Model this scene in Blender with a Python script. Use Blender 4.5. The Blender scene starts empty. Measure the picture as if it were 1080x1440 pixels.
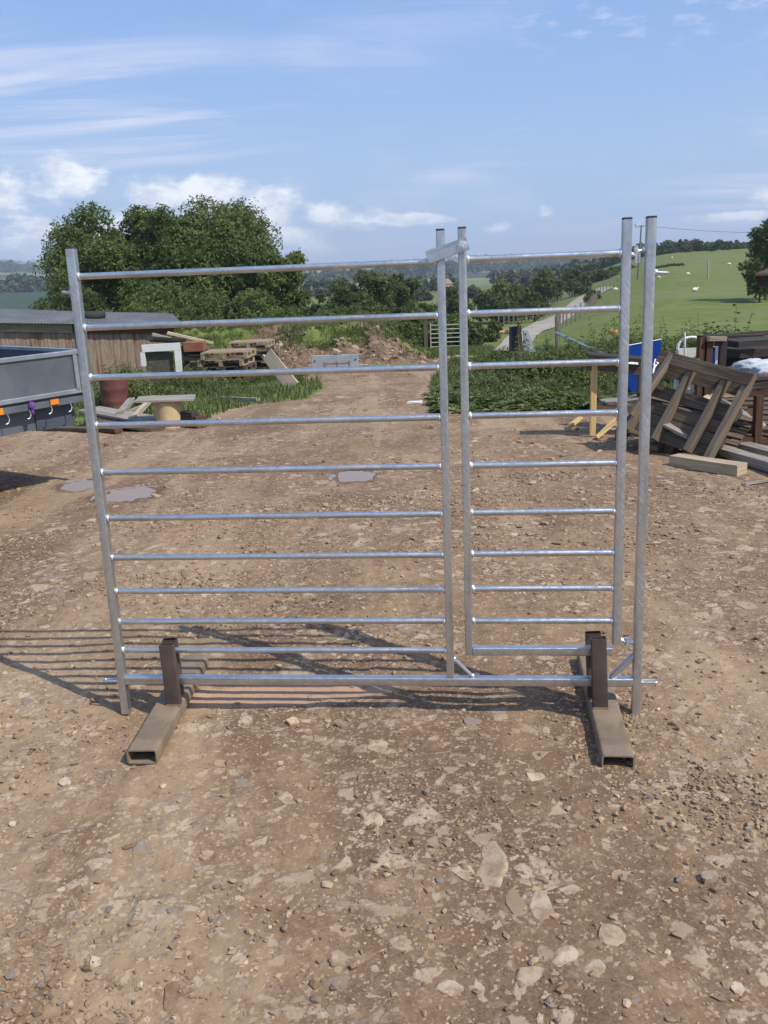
import bpy, bmesh, math, random
import numpy as np
from mathutils import Vector, Matrix, Quaternion
R_ = math.radians
random.seed(7)
sc = bpy.context.scene
COL = sc.collection

# ------------------------------------------------------------------ camera
CAMZ = 1.55; PITCH = R_(16.2); ROLL = R_(2.33); FPX = 1206.0
_F = Vector((0, math.cos(PITCH), -math.sin(PITCH)))
_R0 = Vector((1, 0, 0)); _U0 = Vector((0, math.sin(PITCH), math.cos(PITCH)))
_R = _R0*math.cos(ROLL) - _U0*math.sin(ROLL)
_U = _R0*math.sin(ROLL) + _U0*math.cos(ROLL)
cam = bpy.data.cameras.new('camera'); camo = bpy.data.objects.new('camera', cam); COL.objects.link(camo)
cam.sensor_fit = 'VERTICAL'; cam.sensor_height = 24; cam.lens = 24*FPX/1440
cam.clip_start = 0.05; cam.clip_end = 30000
camo.matrix_world = Matrix(((_R.x, _U.x, -_F.x, 0), (_R.y, _U.y, -_F.y, 0), (_R.z, _U.z, -_F.z, CAMZ), (0, 0, 0, 1)))
sc.camera = camo

# ------------------------------------------------------------------ sun, sky, exposure
SUN_EL = R_(49.5); SUN_DIR = Vector((0.82, -0.57, 0)).normalized()      # horizontal direction towards the sun
sv = Vector((SUN_DIR.x*math.cos(SUN_EL), SUN_DIR.y*math.cos(SUN_EL), math.sin(SUN_EL)))
sl = bpy.data.lights.new('sun', 'SUN'); sl.energy = 4.5; sl.angle = R_(0.5); sl.color = (1, 0.955, 0.88)
so = bpy.data.objects.new('sun', sl); COL.objects.link(so); so.rotation_euler = sv.to_track_quat('Z', 'Y').to_euler()
sc.view_settings.view_transform = 'Standard'; sc.view_settings.look = 'None'
sc.view_settings.gamma = 1; sc.view_settings.use_curve_mapping = False
sc.view_settings.exposure = 0.0
sc.cycles.max_bounces = 6; sc.cycles.transparent_max_bounces = 8; sc.cycles.volume_bounces = 0

class NT:
    """small node-tree helper"""
    def __init__(s, nt): s.nt = nt; s.nt.nodes.clear()
    def n(s, typ, props=None, **ins):
        nd = s.nt.nodes.new(typ)
        for k, v in (props or {}).items(): setattr(nd, k, v)
        for k, v in ins.items():
            k = k.replace('_', ' ')
            key = int(k[1:]) if k[0] == 'i' and k[1:].isdigit() else k
            sock = nd.inputs[key]
            if isinstance(v, bpy.types.NodeSocket): s.nt.links.new(v, sock)
            else:
                if hasattr(sock.default_value, '__len__') and hasattr(v, '__len__') and len(v) == 3 and len(sock.default_value) == 4: v = (*v, 1)
                sock.default_value = v
        return nd
    def math(s, op, a, b=0.0, c=0.0, clamp=False):
        nd = s.n('ShaderNodeMath', {'operation': op, 'use_clamp': clamp}, i0=a, i1=b, i2=c); return nd.outputs[0]
    def vmath(s, op, a, b=(0, 0, 0)):
        nd = s.n('ShaderNodeVectorMath', {'operation': op}, i0=a, i1=b); return nd
    def mix(s, f, a, b, blend='MIX'):
        nd = s.n('ShaderNodeMix', {'data_type': 'RGBA', 'blend_type': blend, 'clamp_factor': True})
        for i, v in ((0, f), (6, a), (7, b)):
            if isinstance(v, bpy.types.NodeSocket): s.nt.links.new(v, nd.inputs[i])
            else: nd.inputs[i].default_value = (*v, 1) if hasattr(v, '__len__') and len(v) == 3 else v
        return nd.outputs[2]
    def ramp(s, x, lo, hi, a=0.0, b=1.0, smooth=True):
        nd = s.n('ShaderNodeMapRange', {'interpolation_type': 'SMOOTHSTEP' if smooth else 'LINEAR', 'clamp': True}, Value=x, From_Min=lo, From_Max=hi, To_Min=a, To_Max=b); return nd.outputs[0]
    def noise(s, vec, scale, detail=4, rough=0.55, dist=0.0):
        nd = s.n('ShaderNodeTexNoise', None, Vector=vec, Scale=scale, Detail=detail, Roughness=rough, Distortion=dist); return nd.outputs[0]

world = bpy.data.worlds.new('World'); sc.world = world; world.use_nodes = True
w = NT(world.node_tree)
sky = w.n('ShaderNodeTexSky', {'sky_type': 'NISHITA', 'sun_disc': False, 'sun_elevation': SUN_EL, 'sun_rotation': math.atan2(SUN_DIR.x, SUN_DIR.y),
                              'altitude': 100, 'air_density': 1.0, 'dust_density': 2.2, 'ozone_density': 1.0})
tc = w.n('ShaderNodeTexCoord'); D = tc.outputs['Generated']
sep = w.n('ShaderNodeSeparateXYZ', None, Vector=D)
dx, dy, dz = sep.outputs
az = w.math('ARCTAN2', dx, dy)                      # azimuth, 0 = +y
el = w.math('ARCSINE', dz)
# projected plane for high thin cloud
zz = w.math('ADD', w.math('MAXIMUM', dz, 0.0), 0.10)
pl = w.n('ShaderNodeCombineXYZ', None, X=w.math('DIVIDE', dx, zz), Y=w.math('DIVIDE', dy, zz)).outputs[0]
st = w.n('ShaderNodeMapping', None, Vector=pl, Rotation=(0, 0, R_(-28)), Scale=(0.55, 2.4, 1)).outputs[0]
ci = w.noise(st, 1.1, 9, 0.62, 0.6)
ci2 = w.noise(pl, 0.55, 3, 0.5)
cmask = w.math('MULTIPLY', w.ramp(az, -0.02, -0.22), w.math('MULTIPLY', w.ramp(el, 0.08, 0.13), w.ramp(el, 0.26, 0.18)))
cir = w.math('MULTIPLY', w.ramp(ci, 0.40, 0.68), w.math('MAXIMUM', w.ramp(ci2, 0.46, 0.72), w.math('MULTIPLY', cmask, 0.95)))
puf = w.math('MULTIPLY', w.ramp(w.noise(pl, 9.0, 6, 0.6), 0.50, 0.72), w.math('MAXIMUM', w.math('MULTIPLY', w.ramp(w.noise(pl, 1.3, 2, 0.5), 0.50, 0.70), 0.5), w.math('MULTIPLY', w.ramp(az, 0.10, 0.22), w.ramp(el, 0.17, 0.22))))
cir = w.math('ADD', w.math('MULTIPLY', cir, 0.95), w.math('MULTIPLY', puf, 0.5), clamp=True)
# cumulus low over the horizon
ae = w.n('ShaderNodeCombineXYZ', None, X=az, Y=w.math('MULTIPLY', el, 1.9)).outputs[0]
cn = w.noise(ae, 13.0, 9, 0.62, 0.15)
cb = w.noise(ae, 4.5, 2, 0.5)
blobs = [(-0.31, 0.098, .045, .024, .8), (-0.375, 0.088, .060, .024, .6), (-0.235, 0.080, .050, .020, .6), (-0.165, 0.083, .055, .020, 1.05),
         (-0.107, 0.064, .042, .026, 1.05), (-0.055, 0.056, .045, .018, .7), (-0.02, 0.046, .04, .014, .6), (0.045, 0.045, .062, .009, 1.0),
         (0.138, 0.032, .024, .008, .75), (0.192, 0.044, .020, .006, .35), (0.43, 0.048, .05, .012, .7), (0.375, 0.032, .05, .006, .6),
         (-0.30, 0.045, .12, .03, .55), (-0.15, 0.03, .12, .03, .5), (0.6, 0.08, .1, .03, .9), (-0.6, 0.1, .14, .04, .9)]
m = None
for a, e, ra, re, s in blobs:
    qx = w.math('DIVIDE', w.math('SUBTRACT', az, a), ra); qy = w.math('DIVIDE', w.math('SUBTRACT', el, e), re)
    d2 = w.math('ADD', w.math('MULTIPLY', qx, qx), w.math('MULTIPLY', qy, qy))
    v = w.math('MULTIPLY', w.math('SUBTRACT', 1.0, w.math('SQRT', d2)), s)
    m = v if m is None else w.math('MAXIMUM', m, v)
cum = w.ramp(w.math('ADD', w.math('MAXIMUM', m, -0.6), w.math('MULTIPLY', w.math('SUBTRACT', cn, 0.5), 2.4)), 0.02, 0.50)
band = w.math('MULTIPLY', w.ramp(el, 0.0, 0.03), w.ramp(el, 0.13, 0.06))
soft = w.math('MULTIPLY', w.math('MULTIPLY', w.ramp(w.noise(ae, 7.0, 6, 0.6), 0.42, 0.72), w.ramp(az, 0.35, -0.35, 0.25, 0.9)), band)
skyc = w.mix(0.7, sky.outputs[0], (1.6, 2.85, 5.7))
hz = w.ramp(el, 0.30, 0.0)
skyc = w.mix(w.math('MULTIPLY', hz, 0.62), skyc, (2.85, 4.05, 5.4))
c1 = w.mix(cir, skyc, (4.6, 5.0, 6.2))
c1 = w.mix(w.math('MULTIPLY', soft, 1.0), c1, (4.3, 4.8, 5.7))
shade = w.ramp(w.noise(ae, 22.0, 5, 0.6), 0.35, 0.6)
cc = w.mix(shade, (4.4, 4.9, 5.9), (7.0, 7.1, 7.3))
c1 = w.mix(w.math('MULTIPLY', cum, 0.9), c1, cc)
bg = w.n('ShaderNodeBackground', None, Color=c1, Strength=0.16)
w.nt.links.new(bg.outputs[0], w.n('ShaderNodeOutputWorld').inputs[0])

# ------------------------------------------------------------------ numpy noise
def _hash(ix, iy, s):
    h = (ix.astype(np.int64)*374761393 + iy.astype(np.int64)*668265263 + s*974711) & 0xffffffff
    h = ((h ^ (h >> 13))*1274126177) & 0xffffffff
    return ((h ^ (h >> 16)) & 0xffff)/65535.0
def vnoise(x, y, s=0):
    x = np.asarray(x, float); y = np.asarray(y, float)
    ix = np.floor(x); iy = np.floor(y); fx = x-ix; fy = y-iy
    fx = fx*fx*fx*(fx*(fx*6-15)+10); fy = fy*fy*fy*(fy*(fy*6-15)+10)
    a = _hash(ix, iy, s); b = _hash(ix+1, iy, s); c = _hash(ix, iy+1, s); d = _hash(ix+1, iy+1, s)
    return (a*(1-fx)+b*fx)*(1-fy)+(c*(1-fx)+d*fx)*fy - 0.5
def fbm(x, y, s=0, o=4, g=0.5):
    r = 0; a = 1
    for i in range(o):
        r = r + a*vnoise(x*2**i+17.3*i, y*2**i-9.1*i, s+i*31); a *= g
    return r
def sst(x, a, b):
    t = np.clip((x-a)/(b-a), 0, 1); return t*t*(3-2*t)

# ------------------------------------------------------------------ terrain height
_rc = [0, 5, 25, 40, 60, 100, 150, 250, 400, 800, 1600, 4000, 9000]
_zc = [0, 0, -1.0, -2.4, -3.6, -4.9, -5.6, -8, -11, -14, -12, 6, 20]
_zr = [0, 0, -1.0, -1.7, -2.1, -2.2, -1.0, 1.1, 0, -6, -6, 8, 20]
_zl = [0, 0, -1.1, -3.0, -4.6, -7, -9, -11, -12, -3, 14, 64, 70]
def T0(x, y):
    x = np.asarray(x, float); y = np.asarray(y, float)
    r = np.hypot(x, y); t = np.arctan2(x, y)
    def prof(tab):
        return sum(np.interp(r*k, _rc, tab) for k in (0.86, 0.93, 1.0, 1.07, 1.14))/5
    wr = sst(t, 0.16, 0.33); wl = sst(t, -0.22, -0.42)
    z = prof(_zc)*(1-wr)*(1-wl) + prof(_zr)*wr + prof(_zl)*wl
    z = z + sst(r, 300, 3000)*22*fbm(x/900, y/900, 5, 3) + sst(r, 60, 400)*2.0*fbm(x/110, y/110, 9, 3)
    z = z + sst(r, 25, 80)*0.5*fbm(x/14, y/14, 12, 3)
    # earth bank at the end of the yard
    d = (y - (25.5 - 0.10*(x+3)))
    prf = np.where(d < 0, sst(d, -4.2, -0.3), 1-sst(d, 0.2, 9.0))
    along = sst(x, -9.5, -6.5)*(1-sst(x, -0.5, 1.5))
    z = z + prf*along*(1.0 + 0.35*fbm(x/1.7, y/1.7, 3, 4))
    return z
def gp(px, py, T=T0, lo=0.5):
    u = (px-540)/FPX; v = -(py-720)/FPX
    d = _F + _R*u + _U*v
    t = lo; prev = t
    while t < 6000:
        if CAMZ + d.z*t < float(T(d.x*t, d.y*t)): break
        prev = t; t *= 1.01
    for _ in range(30):
        mid = (prev+t)/2
        if CAMZ + d.z*mid < float(T(d.x*mid, d.y*mid)): t = mid
        else: prev = mid
    return Vector((d.x*t, d.y*t, CAMZ+d.z*t))
def at(px, py, Y):
    u = (px-540)/FPX; v = -(py-720)/FPX
    d = _F + _R*u + _U*v; t = Y/d.y
    return Vector((d.x*t, Y, CAMZ+d.z*t))
def tz(x, y): return float(T0(x, y))

# edge between bare yard and grass, from the picture's corners on the ground
def poly(pts): return np.array([gp(*p).xy for p in pts])
EDGE = [tuple(gp(*p).xy) for p in [(-160, 612), (20, 606), (140, 600), (285, 598), (330, 572), (430, 560), (452, 546), (430, 532), (408, 520),
        (438, 512), (505, 519), (600, 519), (640, 516), (614, 540), (612, 566), (690, 574), (860, 566), (905, 560), (960, 555), (1080, 548), (1250, 545)]]
YARD = np.array([(-40, -30), (-22, 4), (-14, 9)] + EDGE + [(22, 9), (40, -30)])
def inside_dist(x, y, poly):
    """signed distance, positive inside"""
    x = np.asarray(x, float); y = np.asarray(y, float)
    d = np.full(x.shape, 1e9); ins = np.zeros(x.shape, bool); n = len(poly)
    for i in range(n):
        ax, ay = poly[i]; bx, by = poly[(i+1) % n]
        ex, ey = bx-ax, by-ay
        t = np.clip(((x-ax)*ex+(y-ay)*ey)/(ex*ex+ey*ey+1e-12), 0, 1)
        d = np.minimum(d, np.hypot(x-ax-t*ex, y-ay-t*ey))
        c = ((ay > y) != (by > y)) & (x < (bx-ax)*(y-ay)/((by-ay) + 1e-12)+ax)
        ins ^= c
    return np.where(ins, d, -d)

# puddles: centre, half sizes, turn
PUD = []
for px, py, wx, wy in [(182, 695, 36, 7.5), (112, 681, 22, 6), (498, 669, 27, 5.5), (600, 602, 8, 1.5)]:
    c = gp(px, py); a = gp(px+wx, py); b = gp(px, py-wy); c2 = gp(px, py+wy)
    PUD.append((c.x, c.y, abs(a.x-c.x), (b.y-c2.y)/2))
MUDP = gp(395, 977); MUDR = (abs(gp(505, 977).x-MUDP.x), (gp(395, 963).y-gp(395, 992).y)/2)
def pudmask(x, y, c, grow=1.0, s=0, rough=0.55):
    q = np.hypot((x-c[0])/(c[2]*grow), (y-c[1])/(c[3]*grow))
    return 1-q + rough*fbm(x*3.0/max(c[2], .1)*.5, y*3.0/max(c[3], .1)*.5, 40+s, 4)
def T1(x, y):
    """the near ground with its small relief"""
    r = np.hypot(x, y)
    z = T0(x, y)
    near = 1-sst(r, 25, 60)
    z = z + near*(0.030*fbm(x/1.3, y/1.3, 21, 3) + 0.012*fbm(x/0.28, y/0.28, 22, 4))
    fine = 1-sst(r, 6, 14)
    rock = np.clip(fbm(x/0.9+3, y/0.9, 23, 3)+0.15, 0, 1)
    z = z + fine*(0.0065*fbm(x/0.06, y/0.06, 24, 4, 0.6)*(0.5+1.6*rock))
    # soil bank lumps
    d = (y - (25.5 - 0.10*(x+3))); bk = sst(d, -5.2, -3)*(1-sst(d, 3, 9))*sst(x, -9.5, -6.5)*(1-sst(x, 0.5, 3.1))
    z = z + bk*0.22*fbm(x/0.45, y/0.45, 25, 4, 0.6)
    for i, c in enumerate(PUD):
        m = pudmask(x, y, c, 1.0, i)
        k = sst(m, -0.5, 0.1)
        z = z*(1-k) + (tz(c[0], c[1]) - 0.004 - 0.02*sst(m, -0.1, 0.35))*k
    m = sst(pudmask(x, y, (MUDP.x, MUDP.y, *MUDR), 1.1, 9, 0.5), -0.1, 0.4)
    z = z*(1-m) + (-0.006 + 0.003*fbm(x/0.05, y/0.05, 26, 3))*m
    return z

# ------------------------------------------------------------------ object helpers
def tag(o, label=None, cat=None, group=None, kind=None):
    if label: o['label'] = label
    if cat: o['category'] = cat
    if group: o['group'] = group
    if kind: o['kind'] = kind
    return o
def empty(name, loc, label=None, cat=None, group=None, rz=0):
    o = bpy.data.objects.new(name, None); COL.objects.link(o); o.location = loc; o.rotation_euler = (0, 0, rz)
    o.empty_display_size = 0.1
    return tag(o, label, cat, group)
def raw_mesh(name, V, Fq, mat, parent=None, col=None, smooth=False, uv=None, mats=None):
    """V (n,3), Fq (m,k) constant size faces; numpy"""
    V = np.asarray(V, np.float32); Fq = np.asarray(Fq, np.int32); m, k = Fq.shape
    me = bpy.data.meshes.new(name)
    me.vertices.add(len(V)); me.vertices.foreach_set('co', V.ravel())
    me.loops.add(m*k); me.loops.foreach_set('vertex_index', Fq.ravel())
    me.polygons.add(m); me.polygons.foreach_set('loop_start', np.arange(0, m*k, k, dtype=np.int32))
    me.polygons.foreach_set('use_smooth', np.full(m, smooth, bool))
    if col is not None:
        a = me.color_attributes.new('tint', 'FLOAT_COLOR', 'POINT')
        c = np.ones((len(V), 4), np.float32); c[:, :col.shape[1]] = col; a.data.foreach_set('color', c.ravel())
    me.update(calc_edges=True); me.validate()
    if mat: me.materials.append(mat)
    o = bpy.data.objects.new(name, me); COL.objects.link(o)
    if parent: o.parent = parent
    return o
def ortho(z, up=Vector((0, 0, 1))):
    z = z.normalized(); x = up.cross(z)
    if x.length < 1e-3: x = Vector((1, 0, 0)).cross(z) if abs(z.x) < .9 else Vector((0, 1, 0)).cross(z)
    x.normalize(); return x, z.cross(x)
class MB:
    """collects shapes in world coordinates and links them as ONE mesh"""
    def __init__(s): s.V = []; s.F = []; s.UV = []; s.off = 0
    def face(s, idx, uv): s.F.append(idx); s.UV.append(uv)
    def hexa(s, P8, L, wd, h, jit=0):
        """P8: 0-3 start ring, 4-7 end ring"""
        b = len(s.V); s.V += [tuple(p) for p in P8]; o = random.random()*7; o2 = random.random()*7
        ring = [0, wd, wd+h, 2*wd+h, 2*wd+2*h]
        for i in range(4):
            j = (i+1) % 4
            s.face((b+i, b+j, b+4+j, b+4+i), [(o, o2+ring[i]), (o, o2+ring[i+1]), (o+L, o2+ring[i+1]), (o+L, o2+ring[i])])
        s.face((b+3, b+2, b+1, b+0), [(o, o2), (o+.02, o2), (o+.02, o2+h), (o, o2+h)])
        s.face((b+4, b+5, b+6, b+7), [(o, o2), (o+.02, o2), (o+.02, o2+h), (o, o2+h)])
    def beam(s, p0, p1, wd, h, up=Vector((0, 0, 1)), jit=0.0, taper=1.0):
        p0 = Vector(p0); p1 = Vector(p1); x, y = ortho(p1-p0, Vector(up)); P = []
        for p, k in ((p0, 1.0), (p1, taper)):
            for a, b in ((-1, -1), (1, -1), (1, 1), (-1, 1)):
                q = p + x*a*wd/2*k + y*b*h/2*k
                if jit: q = q + Vector((random.uniform(-jit, jit), random.uniform(-jit, jit), random.uniform(-jit, jit)))
                P.append(q)
        s.hexa(P, (p1-p0).length, wd, h); return s
    def box(s, c, size, rz=0.0, M=None):
        c = Vector(c); M = M or Matrix.Rotation(rz, 3, 'Z'); sx, sy, sz = [v/2 for v in size]
        ax = [M @ Vector((1, 0, 0)), M @ Vector((0, 1, 0)), M @ Vector((0, 0, 1))]
        k = size.index(max(size)); a, b, d = ax[k], ax[(k+1) % 3], ax[(k+2) % 3]
        hs = [size[k]/2, size[(k+1) % 3]/2, size[(k+2) % 3]/2]; P = []
        for e in (-1, 1):
            for u, v in ((-1, -1), (1, -1), (1, 1), (-1, 1)): P.append(c + a*e*hs[0] + b*u*hs[1] + d*v*hs[2])
        s.hexa(P, size[k], hs[1]*2, hs[2]*2); return s
    def prism(s, p0, p1, prof, up=Vector((0, 0, 1)), cap=True, k1=1.0):
        """extrude a closed 2-D profile (x across, y up) from p0 to p1"""
        p0 = Vector(p0); p1 = Vector(p1); x, y = ortho(p1-p0, Vector(up)); n = len(prof); b = len(s.V); L = (p1-p0).length
        for p, k in ((p0, 1.0), (p1, k1)):
            for a, c in prof: s.V.append(tuple(p + x*a*k + y*c*k))
        o = random.random()*5; per = 0
        for i in range(n):
            j = (i+1) % n; d = math.hypot(prof[i][0]-prof[j][0], prof[i][1]-prof[j][1])
            s.face((b+i, b+j, b+n+j, b+n+i), [(o, per), (o, per+d), (o+L, per+d), (o+L, per)]); per += d
        if cap:
            s.face(tuple(b+n-1-i for i in range(n)), [(o, 0)]*n); s.face(tuple(b+n+i for i in range(n)), [(o, 0)]*n)
        return s
    def tube(s, p0, p1, r0, r1=None, n=10, cap=True):
        r1 = r0 if r1 is None else r1
        return s.prism(p0, p1, [(r0*math.cos(2*math.pi*i/n), r0*math.sin(2*math.pi*i/n)) for i in range(n)], cap=cap, k1=r1/max(r0, 1e-6))
    def path(s, pts, r, n=8):
        for i in range(len(pts)-1): s.tube(pts[i], pts[i+1], r[i] if hasattr(r, '__len__') else r, r[i+1] if hasattr(r, '__len__') else r, n)
        return s
    def hollow(s, p0, p1, wd, h, t, up=Vector((0, 0, 1)), rad=0.006):
        """hollow rectangular section, open at both ends"""
        po = rrect(wd, h, rad); pi = rrect(wd-2*t, h-2*t, rad*0.5)
        p0 = Vector(p0); p1 = Vector(p1); x, y = ortho(p1-p0, Vector(up)); n = len(po); b = len(s.V); L = (p1-p0).length
        for prof in (po, pi):
            for p in (p0, p1):
                for a, c in prof: s.V.append(tuple(p + x*a + y*c))
        per = 0
        for i in range(n):
            j = (i+1) % n; d = math.hypot(po[i][0]-po[j][0], po[i][1]-po[j][1])
            s.face((b+i, b+j, b+n+j, b+n+i), [(0, per), (0, per+d), (L, per+d), (L, per)])
            s.face((b+2*n+j, b+2*n+i, b+3*n+i, b+3*n+j), [(0, per+d), (0, per), (L, per), (L, per+d)]); per += d
            s.face((b+j, b+i, b+2*n+i, b+2*n+j), [(0, 0)]*4)
            s.face((b+n+i, b+n+j, b+3*n+j, b+3*n+i), [(0, 0)]*4)
        return s
    def lump(s, c, r, seed=0, n=10, m=7, rough=0.12):
        c = Vector(c); b = len(s.V); rnd = random.Random(seed); r = r if hasattr(r, '__len__') else (r, r, r)
        ph = [rnd.uniform(0, 6.3) for _ in range(4)]
        for i in range(m+1):
            th = math.pi*i/m
            for j in range(n):
                p = 2*math.pi*j/n; k = 1 + rough*(math.sin(2*p+ph[0])*math.sin(th*2+ph[1]) + .7*math.sin(3*p+ph[2]+th*3))
                s.V.append((c.x+r[0]*k*math.sin(th)*math.cos(p), c.y+r[1]*k*math.sin(th)*math.sin(p), c.z+r[2]*k*math.cos(th)))
        for i in range(m):
            for j in range(n):
                k = (j+1) % n
                s.face((b+i*n+j, b+(i+1)*n+j, b+(i+1)*n+k, b+i*n+k), [(i*.1, j*.1)]*4)
        return s
    def build(s, name, mat, parent=None, smooth=None, local=False, bevel=0, label=None):
        me = bpy.data.meshes.new(name); off = Vector((0, 0, 0))
        if parent and not local:
            q = parent
            while q: off = off + q.location; q = q.parent
        me.from_pydata([(v[0]-off.x, v[1]-off.y, v[2]-off.z) for v in s.V], [], s.F)
        uvl = me.uv_layers.new(name='UVMap'); uvl.data.foreach_set('uv', [c for f in s.UV for uv in f for c in uv])
        me.materials.append(mat)
        if smooth:
            me.polygons.foreach_set('use_smooth', [True]*len(me.polygons)); me.update(); me.set_sharp_from_angle(angle=R_(smooth))
        me.update()
        o = bpy.data.objects.new(name, me); COL.objects.link(o)
        if parent: o.parent = parent
        if bevel:
            bv = o.modifiers.new('bevel', 'BEVEL'); bv.width = bevel; bv.segments = 1
        if label: o['label'] = label
        return o
def rrect(wd, h, r, k=3):
    P = []
    for cx, cy, a0 in ((wd/2-r, h/2-r, 0), (-wd/2+r, h/2-r, 90), (-wd/2+r, -h/2+r, 180), (wd/2-r, -h/2+r, 270)):
        for i in range(k+1):
            a = R_(a0+90*i/k); P.append((cx+r*math.cos(a), cy+r*math.sin(a)))
    return P
def copy_tree(o, parent=None):
    c = o.copy(); COL.objects.link(c)
    if parent: c.parent = parent
    for ch in [q for q in bpy.data.objects if q.parent == o]: copy_tree(ch, c)
    return c

# ------------------------------------------------------------------ materials
def newmat(name):
    m = bpy.data.materials.new(name); m.use_nodes = True; t = NT(m.node_tree); return m, t
def out(t, shader): t.nt.links.new(shader, t.n('ShaderNodeOutputMaterial').inputs[0])
def bump(t, h, dist, strength=1.0):
    return t.n('ShaderNodeBump', None, Strength=strength, Distance=dist, Height=h).outputs[0]
def paint(name, c1, c2, rough=0.6, metal=0.0, scale=6.0, bd=0.002, spec=0.5, lo=0.35, hi=0.7, c3=None, s3=2.0, t3=0.6):
    m, t = newmat(name); co = t.n('ShaderNodeTexCoord').outputs['Object']
    n1 = t.noise(co, scale, 7, 0.62, 0.2)
    c = t.mix(t.ramp(n1, lo, hi), c1, c2)
    if c3: c = t.mix(t.ramp(t.noise(co, s3, 6, 0.65, 0.3), t3, t3+0.12), c, c3)
    b = t.n('ShaderNodeBsdfPrincipled', None, Base_Color=c, Roughness=t.ramp(n1, 0.3, 0.7, rough*0.85, min(1, rough*1.15)), Metallic=metal, Normal=bump(t, t.noise(co, scale*8, 4, 0.6), bd))
    b.inputs['Specular IOR Level'].default_value = spec
    out(t, b.outputs[0]); return m
def wood(name, c1, c2, c3=None, rough=0.85, s=1.0, amt=0.55):
    """boards: grain along u of the UVs"""
    m, t = newmat(name); uv = t.n('ShaderNodeUVMap').outputs[0]
    mp = t.n('ShaderNodeMapping', None, Vector=uv, Scale=(3*s, 55*s, 1)).outputs[0]
    g = t.noise(mp, 1.0, 6, 0.65, 0.4)
    mp2 = t.n('ShaderNodeMapping', None, Vector=uv, Scale=(1.2*s, 9*s, 1)).outputs[0]
    g2 = t.noise(mp2, 1.0, 5, 0.6, 0.6)
    c = t.mix(t.ramp(g, 0.35, 0.68), c1, c2)
    c = t.mix(t.math('MULTIPLY', t.ramp(g2, 0.45, 0.66), amt), c, c3 or tuple(v*0.55 for v in c1))
    b = t.n('ShaderNodeBsdfPrincipled', None, Base_Color=c, Roughness=rough, Normal=bump(t, g, 0.004, 0.8))
    b.inputs['Specular IOR Level'].default_value = 0.25
    out(t, b.outputs[0]); return m
MAT = {}
def galv(name, streak=True):
    m, t = newmat(name); co = t.n('ShaderNodeTexCoord').outputs['Object']
    uv = t.n('ShaderNodeUVMap').outputs[0]
    sp = t.n('ShaderNodeTexVoronoi', None, Vector=co, Scale=85.0)
    spv = t.n('ShaderNodeSeparateColor', None, Color=sp.outputs['Color']).outputs[0]
    n1 = t.noise(co, 7, 8, 0.66, 0.3)
    mp0 = t.n('ShaderNodeMapping', None, Vector=uv, Rotation=(0, 0, R_(35))).outputs[0]
    mp = t.n('ShaderNodeMapping', None, Vector=mp0, Scale=(16, 150, 1)).outputs[0]
    stn = t.ramp(t.noise(mp, 1.0, 4, 0.6, 0.2), 0.53, 0.64)
    stn = t.math('MULTIPLY', stn, t.ramp(t.noise(co, 4.5, 3, 0.5), 0.44, 0.60))
    c = t.mix(t.ramp(n1, 0.3, 0.72), (0.42, 0.425, 0.42), (0.68, 0.685, 0.68))
    c = t.mix(t.math('MULTIPLY', spv, 0.20), c, (0.80, 0.80, 0.80))
    c = t.mix(t.math('MULTIPLY', stn, 0.42 if streak else 0.0), c, (0.93, 0.93, 0.93))
    ro = t.math('ADD', t.ramp(n1, 0.35, 0.65, 0.46, 0.22), t.math('MULTIPLY', spv, 0.08))
    drp = t.ramp(t.noise(t.n('ShaderNodeMapping', None, Vector=uv, Scale=(2.2, 38, 1)).outputs[0], 1.0, 5, 0.6), 0.36, 0.48, 0.35, 0.0)
    c = t.mix(drp, c, (0.22, 0.225, 0.23))
    b = t.n('ShaderNodeBsdfPrincipled', None, Base_Color=c, Roughness=ro, Metallic=0.93, Normal=bump(t, t.math('ADD', n1, t.math('MULTIPLY', t.noise(co, 60, 4, 0.6), 0.25)), 0.003, 0.5))
    out(t, b.outputs[0]); return m
MAT['galv'] = galv('galvanised_steel'); MAT['galv_rail'] = galv('galvanised_tube', False)
MAT['weld'] = paint('bright_weld', (0.75, 0.77, 0.8), (0.9, 0.9, 0.9), 0.3, 0.8, 40)
MAT['dull_steel'] = paint('dull_plate_steel', (0.28, 0.29, 0.31), (0.42, 0.43, 0.45), 0.42, 0.85, 5, c3=(0.2, 0.19, 0.18), s3=3)
MAT['dark_end'] = paint('cut_end', (0.03, 0.03, 0.035), (0.06, 0.06, 0.07), 0.8)
MAT['bolt'] = paint('zinc_bolt', (0.7, 0.72, 0.75), (0.85, 0.86, 0.9), 0.25, 0.9, 30)
MAT['foot_steel'] = paint('dusty_steel', (0.27, 0.205, 0.14), (0.185, 0.138, 0.095), 0.8, 0.15, 9, 0.002, 0.25, c3=(0.10, 0.075, 0.06), s3=4, t3=0.58)
MAT['upright_steel'] = paint('dark_mill_steel', (0.075, 0.056, 0.047), (0.115, 0.086, 0.070), 0.6, 0.2, 8, 0.001, 0.35, c3=(0.16, 0.085, 0.05), s3=7, t3=0.62)
MAT['trailer'] = paint('trailer_zinc_paint', (0.115, 0.130, 0.145), (0.155, 0.172, 0.188), 0.5, 0.35, 3, 0.001, 0.4, c3=(0.24, 0.26, 0.27), s3=4.5, t3=0.70)
MAT['trailer_trim'] = paint('trailer_edge', (0.30, 0.33, 0.35), (0.38, 0.41, 0.43), 0.42, 0.6, 6)
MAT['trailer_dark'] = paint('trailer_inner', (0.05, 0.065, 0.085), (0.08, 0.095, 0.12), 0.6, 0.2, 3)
MAT['orange'] = paint('orange_plastic', (0.70, 0.22, 0.02), (0.78, 0.29, 0.03), 0.4)
MAT['purple'] = paint('purple_web', (0.12, 0.04, 0.22), (0.17, 0.06, 0.3), 0.8)
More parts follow.
